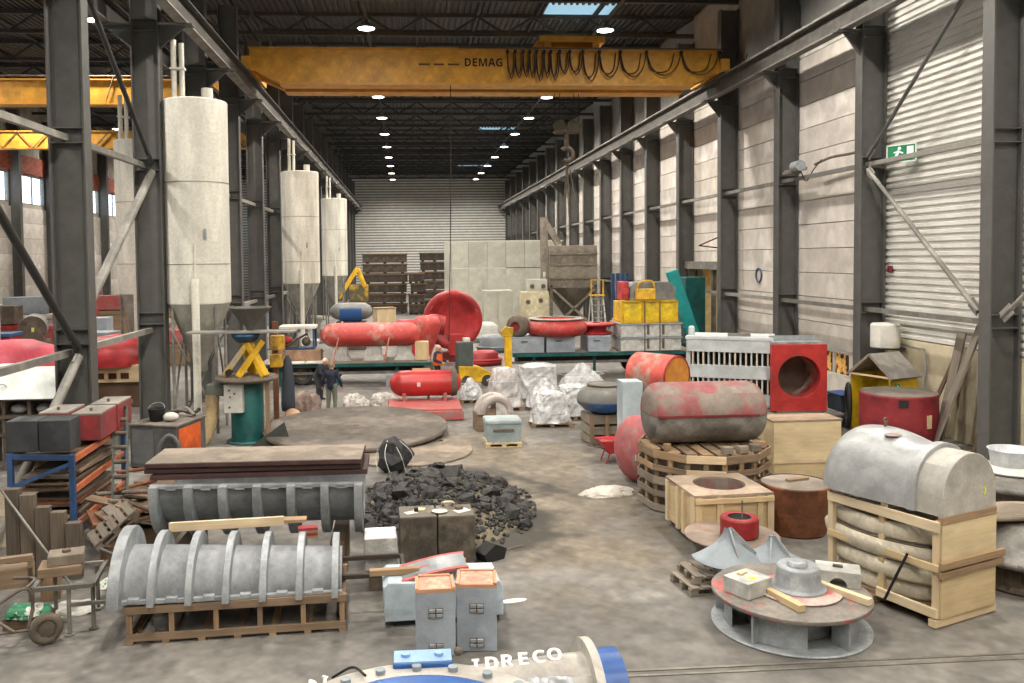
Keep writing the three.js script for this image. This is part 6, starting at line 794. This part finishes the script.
// bowl tank on crate, wheelbarrow, cabinet, cylinders
{
  const c = thing('timber_crate', 'weathered timber crate under the blue-grey bowl tank', 'crate', [5.85, 0, -24.6], 0.05); for (const [y, h] of [[0.12, 0.2], [0.4, 0.24], [0.72, 0.26]]) part(c, 'board', B(1.35, h, 1.0, 0, y + 0.02, 0, 0, 0, 0, 0.01), pick(woodGrey)); for (const x of [-0.6, -0.15, 0.55]) part(c, 'batten', B(0.12, 0.86, 0.05, x, 0.45, 0.52), pick(woodOld));
  const t = thing('bowl_tank', 'blue and grey dished tank with yellow chalk mark on the crate', 'tank', [5.75, 0.9, -24.5]); part(t, 'lower_shell', L([[0, 0.02], [0.3, 0], [0.55, 0.12], [0.72, 0.32], [0.74, 0.42]], 40), M(0x2c5e9e, { b: 0x60686c, amt: 0.5, f: 5, rough: 0.5 })); part(t, 'upper_shell', L([[0.74, 0.42], [0.72, 0.62], [0.6, 0.82], [0.42, 0.92], [0.42, 0.96], [0, 0.97]], 40), M(0x8c8c86, { b: 0x6f7478, amt: 0.4, f: 4, rough: 0.55 })); part(t, 'chalk_mark', SP(0.07, 0.38, 0.5, 0.6, [1, 1, 0.4], 10), plain(0xc9e03c, 0.7)); part(t, 'rim_ring', TO(0.44, 0.03, 0, 0.95, 0, Math.PI / 2, 0, 0, 8, 30), ironDark); t.scale.set(1.1, 0.86, 1.1);
  const w = thing('wheelbarrow', 'red wheelbarrow standing in the aisle', 'wheelbarrow', [5.42, 0, -22.1], 0.1); part(w, 'tray', EX([[-0.42, 0.62], [0.42, 0.62], [0.26, 0.3], [-0.2, 0.3]], 0.55, 0, 0, -0.28, 0, 0, 0, [], 0.02), redP); part(w, 'wheel', TO(0.15, 0.05, 0.38, 0.2, 0, 0, 0.1, 0, 10, 24), tyre); for (const z of [-0.22, 0.22]) { part(w, 'leg', bar([-0.15, 0.32, z], [-0.28, 0.0, z], 0.03), redP); part(w, 'handle', bar([0.35, 0.22, z * 0.5], [-0.8, 0.55, z * 1.2], 0.03), ironDark); }
  one('pale_blue_cabinet', 'pale blue upright cabinet behind the long dusty pipe', 'cabinet', [B(0.55, 2.1, 0.6, 0, 1.05, 0, 0, 0, 0, 0.015), B(0.56, 0.03, 0.62, 0, 0.75, 0)], paleBlue, [6.0, 0, -22.6]);
  const e = thing('maroon_dished_end', 'dusty maroon dished tank end standing left of the round crate', 'tank end', [5.5, 0.81, -20.15], 0.2); part(e, 'dome', T(uvBox(new THREE.SphereGeometry(0.8, 30, 18)), 0, 0, 0, 0, 0, 0, [0.62, 1, 0.8]), M(0xa2595b, { b: 0x9a8078, amt: 0.35, f: 4, rough: 0.7 })); part(e, 'white_mark', B(0.03, 0.14, 0.02, -0.28, -0.1, 0.55, 0, -0.4, 0), white);
  const r = thing('red_cylinder', 'red cylinder with orange end face above the long dusty pipe', 'cylinder', [7.15, 2.06, -23.9], 0.0); r.rotation.y = -0.95; part(r, 'shell', C(0.6, 0.6, 1.35, 0, 0, 0, 0, 0, Math.PI / 2, 40), M(0xcc5a50, { b: 0xb39a8c, amt: 0.35, f: 4, rough: 0.6 })); part(r, 'end_face', C(0.55, 0.55, 0.02, 0.685, 0, 0, 0, 0, Math.PI / 2, 40), M(0xd08a3c, { b: 0xb8742e, amt: 0.3, rough: 0.7 }), 'orange end face'); part(r, 'end_ring', TO(0.575, 0.03, 0.685, 0, 0, 0, Math.PI / 2, 0, 8, 40), redP);
  one('support_trestle', 'plain grey trestle holding up the red cylinder', 'trestle', [bar([-0.4, 0, 0.3], [-0.2, 1.45, 0], 0.08), bar([-0.4, 0, -0.3], [-0.2, 1.45, 0], 0.08), bar([0.4, 0, 0.3], [0.2, 1.45, 0], 0.08), bar([0.4, 0, -0.3], [0.2, 1.45, 0], 0.08), B(0.9, 0.08, 0.6, 0, 1.42, 0)], ironDark, [7.0, 0, -23.9]);
}
{ // finned cooler with red end plate
  const t = thing('finned_cooler', 'white finned cooler frame with many vertical slats', 'cooler', [10.55, 0, -27.1], -0.45); const wM = M(0xc9d0d2, { b: 0xaab2b5, amt: 0.3, f: 4, g: 0.1, rough: 0.5 });
  for (const [y, h] of [[2.55, 0.4], [1.72, 0.42], [0.85, 0.34]]) part(t, 'rail', B(2.6, h, 0.16, 0, y, 0.6, 0, 0, 0, 0.01), wM); part(t, 'top_plate', B(2.7, 0.1, 1.5, 0, 2.8, -0.05, 0, 0, 0, 0.01), wM); part(t, 'end_post', B(0.14, 2.2, 1.3, -1.27, 1.7, -0.05, 0, 0, 0, 0.01), wM); part(t, 'bottom_plate', B(2.6, 0.12, 1.4, 0, 0.68, -0.05), wM); part(t, 'back_panel', B(2.6, 2.1, 0.06, 0, 1.7, -0.7), ironDark); part(t, 'lifting_lug', B(0.2, 0.35, 0.16, -1.2, 2.98, 0.3, 0, 0, 0, 0.06), wM);
  for (let i = 0; i < 15; i++) { part(t, 'slat', B(0.045, 0.5, 0.3, -1.12 + i * 0.165, 2.12, 0.5), i % 2 ? wM : castCream); part(t, 'slat', B(0.045, 0.5, 0.3, -1.12 + i * 0.165, 1.28, 0.5), i % 2 ? wM : castCream); }
  for (const x of [-1, 1]) part(t, 'support_block', B(0.3, 0.62, 1.2, x, 0.31, 0), woodGrey[0]); part(t, 'loose_bar', B(0.7, 0.1, 0.12, 0.3, 2.9, 0.4, 0, 0.15, 0), girtMat);
  const r = thing('red_end_plate', 'square red end plate with a big round opening', 'plate', [12.1, 0.62, -25.55], -0.08); const sq = new THREE.Shape([[-0.85, 0], [0.85, 0], [0.85, 2.05], [-0.85, 2.05]].map(p => new THREE.Vector2(...p))); part(r, 'plate_body', EX(sq, 0.14, 0, 0, 0, 0, 0, 0, [circ(0.66, 0, 1.05)], 0.008), M(0xb5302c, { b: 0xa02a28, amt: 0.3, f: 5, rough: 0.55 })); part(r, 'duct', T(uvBox(new THREE.CylinderGeometry(0.66, 0.66, 1.1, 36, 1, true)), 0, 1.05, -0.5, Math.PI / 2, 0, 0), M(0x8e2824, { b: 0x9a9184, amt: 0.45, f: 3, rough: 0.8 })); part(r, 'duct_back', B(1.3, 1.3, 0.04, 0, 1.05, -1.05), M(0x6a5a50, { rough: 0.9 })); part(r, 'top_bracket', [B(1.5, 0.06, 0.5, 0, 2.1, -0.2), B(1.5, 0.22, 0.04, 0, 2.18, -0.45)], castGrey); part(r, 'support', B(1.4, 0.05, 0.9, 0, -0.025, -0.3), ironDark);
  one('grey_tray', 'grey steel table carrying the red end plate', 'table', [B(2.4, 0.06, 1.4, 0, 0.54, 0), B(0.08, 0.52, 0.08, -1.1, 0.26, 0.6), B(0.08, 0.52, 0.08, 1.1, 0.26, 0.6), B(0.08, 0.52, 0.08, -1.1, 0.26, -0.6), B(0.08, 0.52, 0.08, 1.1, 0.26, -0.6)], girtMat, [12.15, 0, -25.75]);
}
// ---------- back of the hall ----------
{
  const wr = struct('wall_booth', null); const wm = M(0xc4c4b8, { b: 0xb4b4a8, amt: 0.3, f: 3, g: 0.06, rough: 0.8, size: 4, edge: 0.35 }); 
  for (let i = 0; i < 6; i++) { part(wr, 'lower_panel', B(1.52, 4.6, 0.2, 4.25 + i * 1.53, 2.3, -69), wm); part(wr, 'upper_panel', B(1.5, 2.1, 0.2, 4.25 + i * 1.53, 5.72, -69), wm); } part(wr, 'side_panel', B(0.2, 6.8, 8, 3.5, 3.4, -73), wm); part(wr, 'corner_post', rod([3.5, 0, -68.8], [3.5, 6.8, -68.8], 0.1), white); part(wr, 'roof_panel', B(9.4, 0.1, 8, 8.1, 6.82, -73), wm);
  const c = thing('steel_cabinet', 'pale grey double-door steel cabinet against the white booth', 'cabinet', [6.6, 0, -62], 0); part(c, 'cabinet_body', B(2.2, 3.1, 1.0, 0, 1.55, 0, 0, 0, 0, 0.03), wm); part(c, 'door', B(1.02, 2.9, 0.04, -0.54, 1.55, 0.52), wm); part(c, 'door', B(1.02, 2.9, 0.04, 0.54, 1.55, 0.52), wm);
  const s = thing('switch_panel', 'cream switch panel with dark gauges beside the hopper', 'control panel', [9.1, 0, -60.5]); part(s, 'panel_body', B(2.0, 3.0, 0.9, 0, 1.5, 0, 0, 0, 0, 0.02), M(0xd6cfae, { b: 0xc0b890, amt: 0.3, rough: 0.6 })); part(s, 'panel_head', B(1.4, 0.9, 0.6, 0.2, 3.45, 0, 0, 0, 0, 0.02), wm); for (const [x, y] of [[-0.5, 2.3], [0.4, 2.4], [-0.2, 3.4], [0.6, 3.4]]) part(s, 'gauge', C(0.16, 0.16, 0.06, x, y, 0.48, Math.PI / 2), ironDark);
  const h = thing('steel_hopper', 'grey-brown steel hopper on crossed legs beside the white booth', 'hopper', [12.2, 0, -63.2]); const hm = M(0x8e877a, { b: 0x767065, amt: 0.35, f: 4, g: 0.12, rough: 0.7 });
  part(h, 'bin', B(3.5, 3.1, 3.2, 0, 4.75, 0, 0, 0, 0, 0.03), hm); part(h, 'cone', T(uvBox(new THREE.CylinderGeometry(2.45, 0.5, 2.2, 4, 1)), 0, 2.1, 0, 0, Math.PI / 4, 0), hm); for (const [x, z] of [[-1.65, 1.5], [1.65, 1.5], [-1.65, -1.5], [1.65, -1.5]]) part(h, 'leg', B(0.2, 3.4, 0.2, x, 1.7, z), hm); part(h, 'cross_brace', bar([-1.65, 3.2, 1.6], [1.4, 0.4, 1.6], 0.16), hm); part(h, 'cross_brace', bar([1.65, 3.2, 1.6], [-1.4, 0.4, 1.6], 0.16), hm); for (const y of [3.9, 4.9, 5.7]) part(h, 'stiffener', B(3.6, 0.12, 0.1, 0, y, 1.62), hm); part(h, 'elevator_leg', [B(0.5, 8.4, 0.5, -2.0, 4.2, 0.5), bar([-2, 8.2, 0.5], [-0.9, 6.4, 0.5], 0.45)], hm); part(h, 'downpipe', rod([-2.1, 0, 1.2], [-2.1, 4.4, 1.2], 0.1), castPale);
  const l = thing('platform_ladder', 'yellow-topped platform ladder right of the hopper', 'ladder', [12.0, 0, -53]); for (const x of [-0.45, 0.45]) { part(l, 'stile', bar([x, 0, 0.9], [x * 0.8, 3.0, 0], 0.08), castPale); part(l, 'rear_leg', bar([x, 0, -1.0], [x * 0.8, 3.0, -0.2], 0.07), castPale); part(l, 'guard_post', bar([x * 0.85, 3.0, 0], [x * 0.85, 4.0, 0], 0.07), yel); } for (let i = 1; i < 8; i++) part(l, 'rung', B(0.85, 0.06, 0.16, 0, i * 0.4, 0.9 - i * 0.12), castGrey); part(l, 'platform', B(0.9, 0.08, 0.6, 0, 3.02, -0.1), yel); part(l, 'guard_rail', B(0.85, 0.07, 0.07, 0, 4.0, 0), yel);
  for (let i = 0; i < 4; i++) one('blue_post', `blue steel post standing by the platform ladder, ${['leftmost', 'second', 'third', 'rightmost'][i]}`, 'post', [B(0.22, 4.4, 0.25, 0, 2.2, 0, 0, 0, 0, 0.02), B(0.4, 0.06, 0.4, 0, 0.03, 0)], blueP, [13.0 + i * 0.42, 0, -53 - i * 0.45], 0, 'blue posts by the ladder');
  // dark stacked stillages at the far end
  const sm = M(0x4c433b, { b: 0x3b332d, amt: 0.4, f: 5, g: 0.25, rough: 0.85 });
  const stack = (x, z, w, n, h, lab) => { for (let i = 0; i < n; i++) { const t = thing('stillage', `dark ${i % 2 ? 'steel' : 'brown'} stillage in the ${lab}, ${['lowest', 'second up', 'third up', 'fourth up', 'fifth up', 'sixth up'][i]}`, 'stillage', [x + rr(-0.12, 0.12), i * (h + 0.02), z]); part(t, 'tray', B(w, h * 0.82, 2, 0, h * 0.55, 0, 0, 0, 0, 0.03), sm); part(t, 'rim', B(w + 0.12, h * 0.14, 2.1, 0, h * 0.93, 0), woodDark[0]); for (const k of [-1, 0, 1]) part(t, 'foot', B(0.3, h * 0.28, 1.8, k * w * 0.4, h * 0.14, 0), sm); } };
  stack(-2.2, -86, 4.4, 6, 0.98, 'tall left stack before the back wall'); stack(3.0, -92, 3.2, 6, 1.0, 'right stack before the back wall'); stack(1.0, -84, 1.5, 4, 1.0, 'narrow stack between the two tall ones');
  const y = thing('yellow_digger', 'small yellow digger in front of the dark stacks', 'digger', [-5.6, 0, -82]); part(y, 'boom', bar([-0.9, 1.8, 0.4], [0.9, 4.6, 0.2], 0.5, 0.4, 0.04), yel); part(y, 'boom', bar([0.9, 4.6, 0.2], [1.6, 2.8, 0.4], 0.4, 0.35, 0.04), yel); part(y, 'cab', B(1.8, 1.6, 1.6, 1.0, 2.2, -0.3, 0, 0, 0, 0.08), M(0x55503c, { b: 0xb08c28, amt: 0.35, rough: 0.6 })); part(y, 'undercarriage', B(3.0, 1.4, 1.8, 0.3, 0.7, 0, 0, 0, 0, 0.1), ironDark);
  const b = thing('blue_grey_tank', 'blue and grey horizontal tank behind the red duct', 'tank', [-3.4, 0, -52]); part(b, 'shell', T(uvBox(new THREE.CapsuleGeometry(0.7, 1.2, 8, 30)), 0, 2.3, 0, 0, 0, Math.PI / 2, [0.75, 1, 1]), M(0x8a8c8a, { b: 0x77797a, amt: 0.4, rough: 0.6 })); part(b, 'blue_band', T(uvBox(new THREE.CylinderGeometry(0.715, 0.715, 1.3, 30, 1, true, -1.3, 1.6)), 0, 2.3, 0, 0, 0, Math.PI / 2), new THREE.MeshStandardMaterial({ color: 0x2c5a9a, roughness: 0.5, side: THREE.DoubleSide })); part(b, 'cradle', B(1.8, 1.7, 1.2, 0, 0.85, 0, 0, 0, 0, 0.03), ironDark); part(b, 'tag', B(0.2, 0.14, 0.02, 0, 2.4, 0.65), white);
  // odd red and white goods behind the trailers
  [[0.0, -54, 2.2, 1.6, redP, 'red casing heap behind the left trailer'], [2.2, -56, 1.6, 1.2, redDusty, 'low dusty red casing behind the big dish'], [4.9, -55, 2.4, 1.3, castPale, 'white goods pile right of the big red dish'], [4.9, -49, 1.8, 1.0, bluegrey, 'pale blue low casing right of the big dish'], [3.9, -43, 1.8, 0.75, redP, 'low red casing behind the yellow jib'], [7.9, -51, 2.6, 1.6, pinkRed, 'faded red casing behind the volute'], [-1.6, -60, 1.4, 2.0, ply[0], 'tan crate before the dark stacks']].forEach(([x, z, w, h, m, l]) => { const t = thing('stored_casing', l, 'casing', [x, 0, z], rr(-0.3, 0.3)); if (l.includes('crate')) { part(t, 'body', B(w, h, 1, 0, h / 2, 0, 0, 0, 0, 0.03), m); part(t, 'lid', B(w + 0.08, 0.08, 1.08, 0, h + 0.02, 0), woodOld[0]); } else { part(t, 'body', T(L([[0, 0], [0.5, 0], [0.52, 0.3], [0.4, 0.55], [0.42, 0.8], [0.28, 1], [0, 1]], 28), 0, 0, 0, 0, 0, 0, [w, h, 1.2]), m); part(t, 'flange', T(TO(0.5, 0.05, 0, 0.3, 0, Math.PI / 2), 0, 0, 0, 0, 0, 0, [w, 1, 1.2]), m); } });
  [[-6.3, -44, 0.9, 1.5], [-5.0, -46, 0.7, 1.2], [-5.9, -56, 1.0, 1.8], [-4.6, -58, 0.8, 1.2]].forEach(([x, z, w, h], i) => { const t = thing('pipe_fitting', `grey-green pipe fitting among the silo legs, ${ORD[i]} from the camera`.replace('nearest from the camera', 'closest'), 'fitting', [x, 0, z]); part(t, 'vessel', L([[0, 0], [w * 0.4, 0], [w * 0.4, 0.1], [w * 0.25, 0.3], [w * 0.25, h * 0.7], [w * 0.4, h * 0.85], [w * 0.4, h], [0, h]], 20), i % 2 ? castPale : M(0x8d8f82, { b: 0x6f7166, amt: 0.4, rough: 0.7 })); part(t, 'side_pipe', rod([0, h * 0.5, 0], [w * 0.8, h * 0.5, 0.2], w * 0.12), castGrey); });
}
// ---------- neighbouring left hall ----------
{
  const t = thing('shelf_unit', 'dark open shelf unit under the white hatch cover at left', 'shelf', [-11.0, 0, -23.6]); part(t, 'top_board', B(3.4, 0.08, 1.4, 0, 1.88, 0), ironDark); part(t, 'middle_board', B(3.4, 0.08, 1.4, 0, 1.42, 0), ironDark); part(t, 'bottom_board', B(3.4, 0.08, 1.4, 0, 0.95, 0), ironDark); for (const x of [-1.65, -0.95, -0.3, 0.4, 1.05, 1.65]) part(t, 'upright', B(0.08, 1.88, 1.3, x, 0.94, 0), ironDark); for (let i = 0; i < 5; i++) part(t, 'stored_part', T(uvBox(new THREE.IcosahedronGeometry(0.17, 1)), -1.3 + i * 0.67, 1.6, 0.45, 0, i, 0, [1.3, 0.8, 1]), castGrey);
  const h = thing('white_hatch_cover', 'large white hatch cover with sloping edges on the dark shelf', 'hatch', [-10.9, 1.925, -23.8]); part(h, 'cover', (() => { const g = new THREE.CylinderGeometry(1.25, 1.9, 0.62, 4, 1); g.rotateY(Math.PI / 4); g.scale(1.3, 1, 0.85); return T(uvBox(g.toNonIndexed()), 0, 0.31, 0); })(), M(0xd8dfdc, { b: 0xc2cbc8, amt: 0.3, g: 0.06, rough: 0.5 })); part(h, 'cap', B(0.7, 0.16, 0.5, 0.15, 0.7, 0, 0, 0, 0, 0.02), white); for (const x of [-0.7, 0.35]) part(h, 'ring_handle', TO(0.09, 0.015, x, 0.3, 0.95, 0.4, 0, 0, 6, 16), castPale);
  const d = thing('red_domed_cover', 'red domed cover seen between the two nearest left columns', 'cover', [-11.2, 1.0, -33.6]); part(d, 'dome', L([[1.5, 0.55], [1.5, 0.95], [1.35, 1.25], [0.9, 1.55], [0, 1.7]], 30), redP); part(d, 'crate_base', B(3.2, 0.65, 2.4, 0, 0.28, 0, 0, 0, 0, 0.02), ply[0]); for (const x of [-0.25, 0.2, 0.65]) part(d, 'hand_slot', B(0.3, 0.22, 0.03, x, 0.2, 1.2), M(0x4a2a1c, { rough: 0.9 })); part(d, 'stand', B(3.0, 0.95, 2.2, 0, -0.5, 0), woodDark[0]);
  const d2 = thing('red_domed_cover', 'pinkish red domed cover behind the white hatch', 'cover', [-13.2, 0, -29.5]); part(d2, 'dome', L([[1.8, 1.4], [1.75, 2.0], [1.3, 2.6], [0.6, 2.85], [0, 2.9]], 30), M(0xd04a5c, { b: 0xc05660, amt: 0.3, rough: 0.5 })); part(d2, 'base', C(1.75, 1.75, 1.4, 0, 0.7, 0, 0, 0, 0, 30), woodDark[1]);
  const g = thing('grey_skip', 'grey open steel skip behind the red rack blocks', 'skip', [-9.35, 0, -26.2], 0.05); part(g, 'skip_wall', [B(1.5, 1.1, 0.06, 0, 0.55, 0.7), B(1.5, 1.1, 0.06, 0, 0.55, -0.7), B(0.06, 1.1, 1.4, 0.72, 0.55, 0), B(0.06, 1.1, 1.4, -0.72, 0.55, 0), B(1.5, 0.06, 1.4, 0, 0.03, 0)], M(0x7d7a74, { b: 0x696660, amt: 0.4, rough: 0.7 })); part(g, 'rim', [B(1.6, 0.1, 0.12, 0, 1.12, 0.72), B(1.6, 0.1, 0.12, 0, 1.12, -0.72), B(0.12, 0.1, 1.5, 0.76, 1.12, 0), B(0.12, 0.1, 1.5, -0.76, 1.12, 0)], girtMat);
  const r = thing('steel_roll', 'big dark grey roll seen end-on in the left hall', 'roll', [-17.5, 2.35, -41], 0.35); part(r, 'roll_body', C(0.62, 0.62, 2.2, 0, 0, -1.0, Math.PI / 2, 0, 0, 34), M(0x8a8780, { b: 0x74716a, amt: 0.4, rough: 0.6 })); part(r, 'end_face', C(0.6, 0.6, 0.03, 0, 0, 0.11, Math.PI / 2, 0, 0, 34), ironDark); part(r, 'chalk_mark', B(0.12, 0.2, 0.02, 0.02, -0.02, 0.14), plain(0xd8e070, 0.7)); part(r, 'cradle', B(1.4, 1.8, 2.0, 0, -1.5, -1.0, 0, 0, 0, 0.02), woodDark[0]);
  const c = thing('red_blue_cart', 'red and blue platform cart at the far left edge', 'cart', [-18.9, 0, -39.5]); part(c, 'red_side', B(2.6, 0.5, 1.2, 0, 1.9, 0, 0, 0, 0, 0.03), redP); part(c, 'blue_top', B(2.7, 0.14, 1.3, 0, 2.25, 0), blueP); part(c, 'undercarriage', B(2.4, 1.6, 1.0, 0, 0.8, 0), ironDark); for (const x of [0.4, 0.95]) part(c, 'ladder_post', rod([x, 0, 0.75], [x, 4.2, 0.75], 0.05), castPale); for (let i = 0; i < 4; i++) part(c, 'ladder_rung', rod([0.4, 2.6 + i * 0.4, 0.75], [0.95, 2.6 + i * 0.4, 0.75], 0.03), castPale);
  // goods along the far side of the left hall
  const mats = [redP, castPale, woodOld[0], ironDark, bluegrey, pinkRed, greyPaint, ply[1]], kinds = ['red', 'pale grey', 'brown timber', 'dark iron', 'blue-grey', 'faded red', 'grey', 'plywood'];
  let n = 0; for (const [x, z, w, h] of [[-14, -37, 2, 1.6], [-15.5, -44, 2.4, 2.0], [-12.4, -46, 2.2, 1.9], [-18, -49, 3, 2.4], [-14.5, -53, 2.6, 1.6], [-21, -55, 3, 2.6], [-11.5, -56, 2, 2.2], [-17, -60, 3, 2.6], [-24, -52, 3, 3.0], [-26, -60, 3.4, 3.2], [-22, -66, 4, 3.0], [-13, -66, 2.6, 2.2], [-18, -74, 4, 3.4], [-26.5, -72, 3, 3.4], [-11, -74, 2.4, 2], [-24, -82, 5, 4]]) { const t = thing('stored_crate', `${kinds[n % 8]} ${n < 8 ? 'crate' : 'stack of goods'} in the left hall, ${ORD[n]} from the camera`, 'crate', [x, 0, z], rr(-0.3, 0.3)); const m = mats[n % 8]; part(t, 'body', B(w, h * 0.6, 1.6, 0, h * 0.3, 0, 0, 0, 0, 0.03), m); part(t, 'upper_body', B(w * 0.8, h * 0.36, 1.3, rr(-0.2, 0.2), h * 0.8, 0, 0, rr(-0.2, 0.2), 0, 0.03), mats[(n + 3) % 8]); part(t, 'strap', B(w + 0.02, 0.05, 1.62, 0, h * 0.5, 0), ironDark); n++; }
}
// ---------- right edge ----------
{
  const pm = M(0x8d8a84, { b: 0x77746e, amt: 0.4, f: 5, g: 0.2, rough: 0.6 });
  const t = thing('dished_casting', 'lower round grey dished casting stacked at the right edge', 'casting', [10.3, 0, -13.3]); part(t, 'base_drum', L([[0, 0], [0.95, 0], [0.95, 0.05], [0.8, 0.08], [0.8, 0.42], [0, 0.42]], 40), ironDark); part(t, 'dish', L([[0.8, 0.42], [1.15, 0.46], [1.18, 0.52], [1.12, 0.56], [0.7, 0.72], [0.4, 0.95], [0, 0.98]], 48), pm);
  const u = thing('dished_casting', 'upper round dished casting with dark rim at the right edge', 'casting', [11.6, 0, -15.4]); part(u, 'base_drum', C(0.95, 0.95, 1.05, 0, 0.525, 0, 0, 0, 0, 40), ironDark); part(u, 'rim', L([[0.9, 1.05], [1.15, 1.05], [1.2, 1.1], [1.15, 1.2], [0, 1.24]], 48), pm);
  one('crumpled_sheet', 'brown crumpled sheet between the castings at the right edge', 'sheet', T(uvBox(new THREE.IcosahedronGeometry(0.7, 3)), 0, 0.1, 0, 0, 0, 0.05, [1.2, 0.15, 0.6]), M(0x9a8d7c, { b: 0x6f6558, amt: 0.4, f: 6, rough: 0.8, bump: 0.02 }), [10.1, 0.98, -13.55]);
  const b = thing('white_bucket', 'white plastic tub on the upper casting at the right edge', 'tub', [11.65, 1.24, -15.5]); part(b, 'tub_wall', L([[0, 0], [0.36, 0], [0.42, 0.4], [0.45, 0.42], [0.4, 0.42], [0.34, 0.05], [0, 0.03]], 30), M(0xd5d9de, { b: 0xbcc2c8, amt: 0.3, rough: 0.4 })); part(b, 'tub_foot', L([[0.36, 0], [0.6, 0.0], [0.62, 0.06], [0.36, 0.12]], 30), white);
  one('crumpled_bag', 'crumpled pale plastic bag lying on the aisle floor', 'bag', crumple(0.38, 1.5, 0.4, 0.7, 51), M(0xc9c4ba, { b: 0x9d988e, amt: 0.4, f: 6, rough: 0.5, bump: 0.01 }), [4.55, 0, -19.1], 0.15);
}
renderer.render(scene, camera);
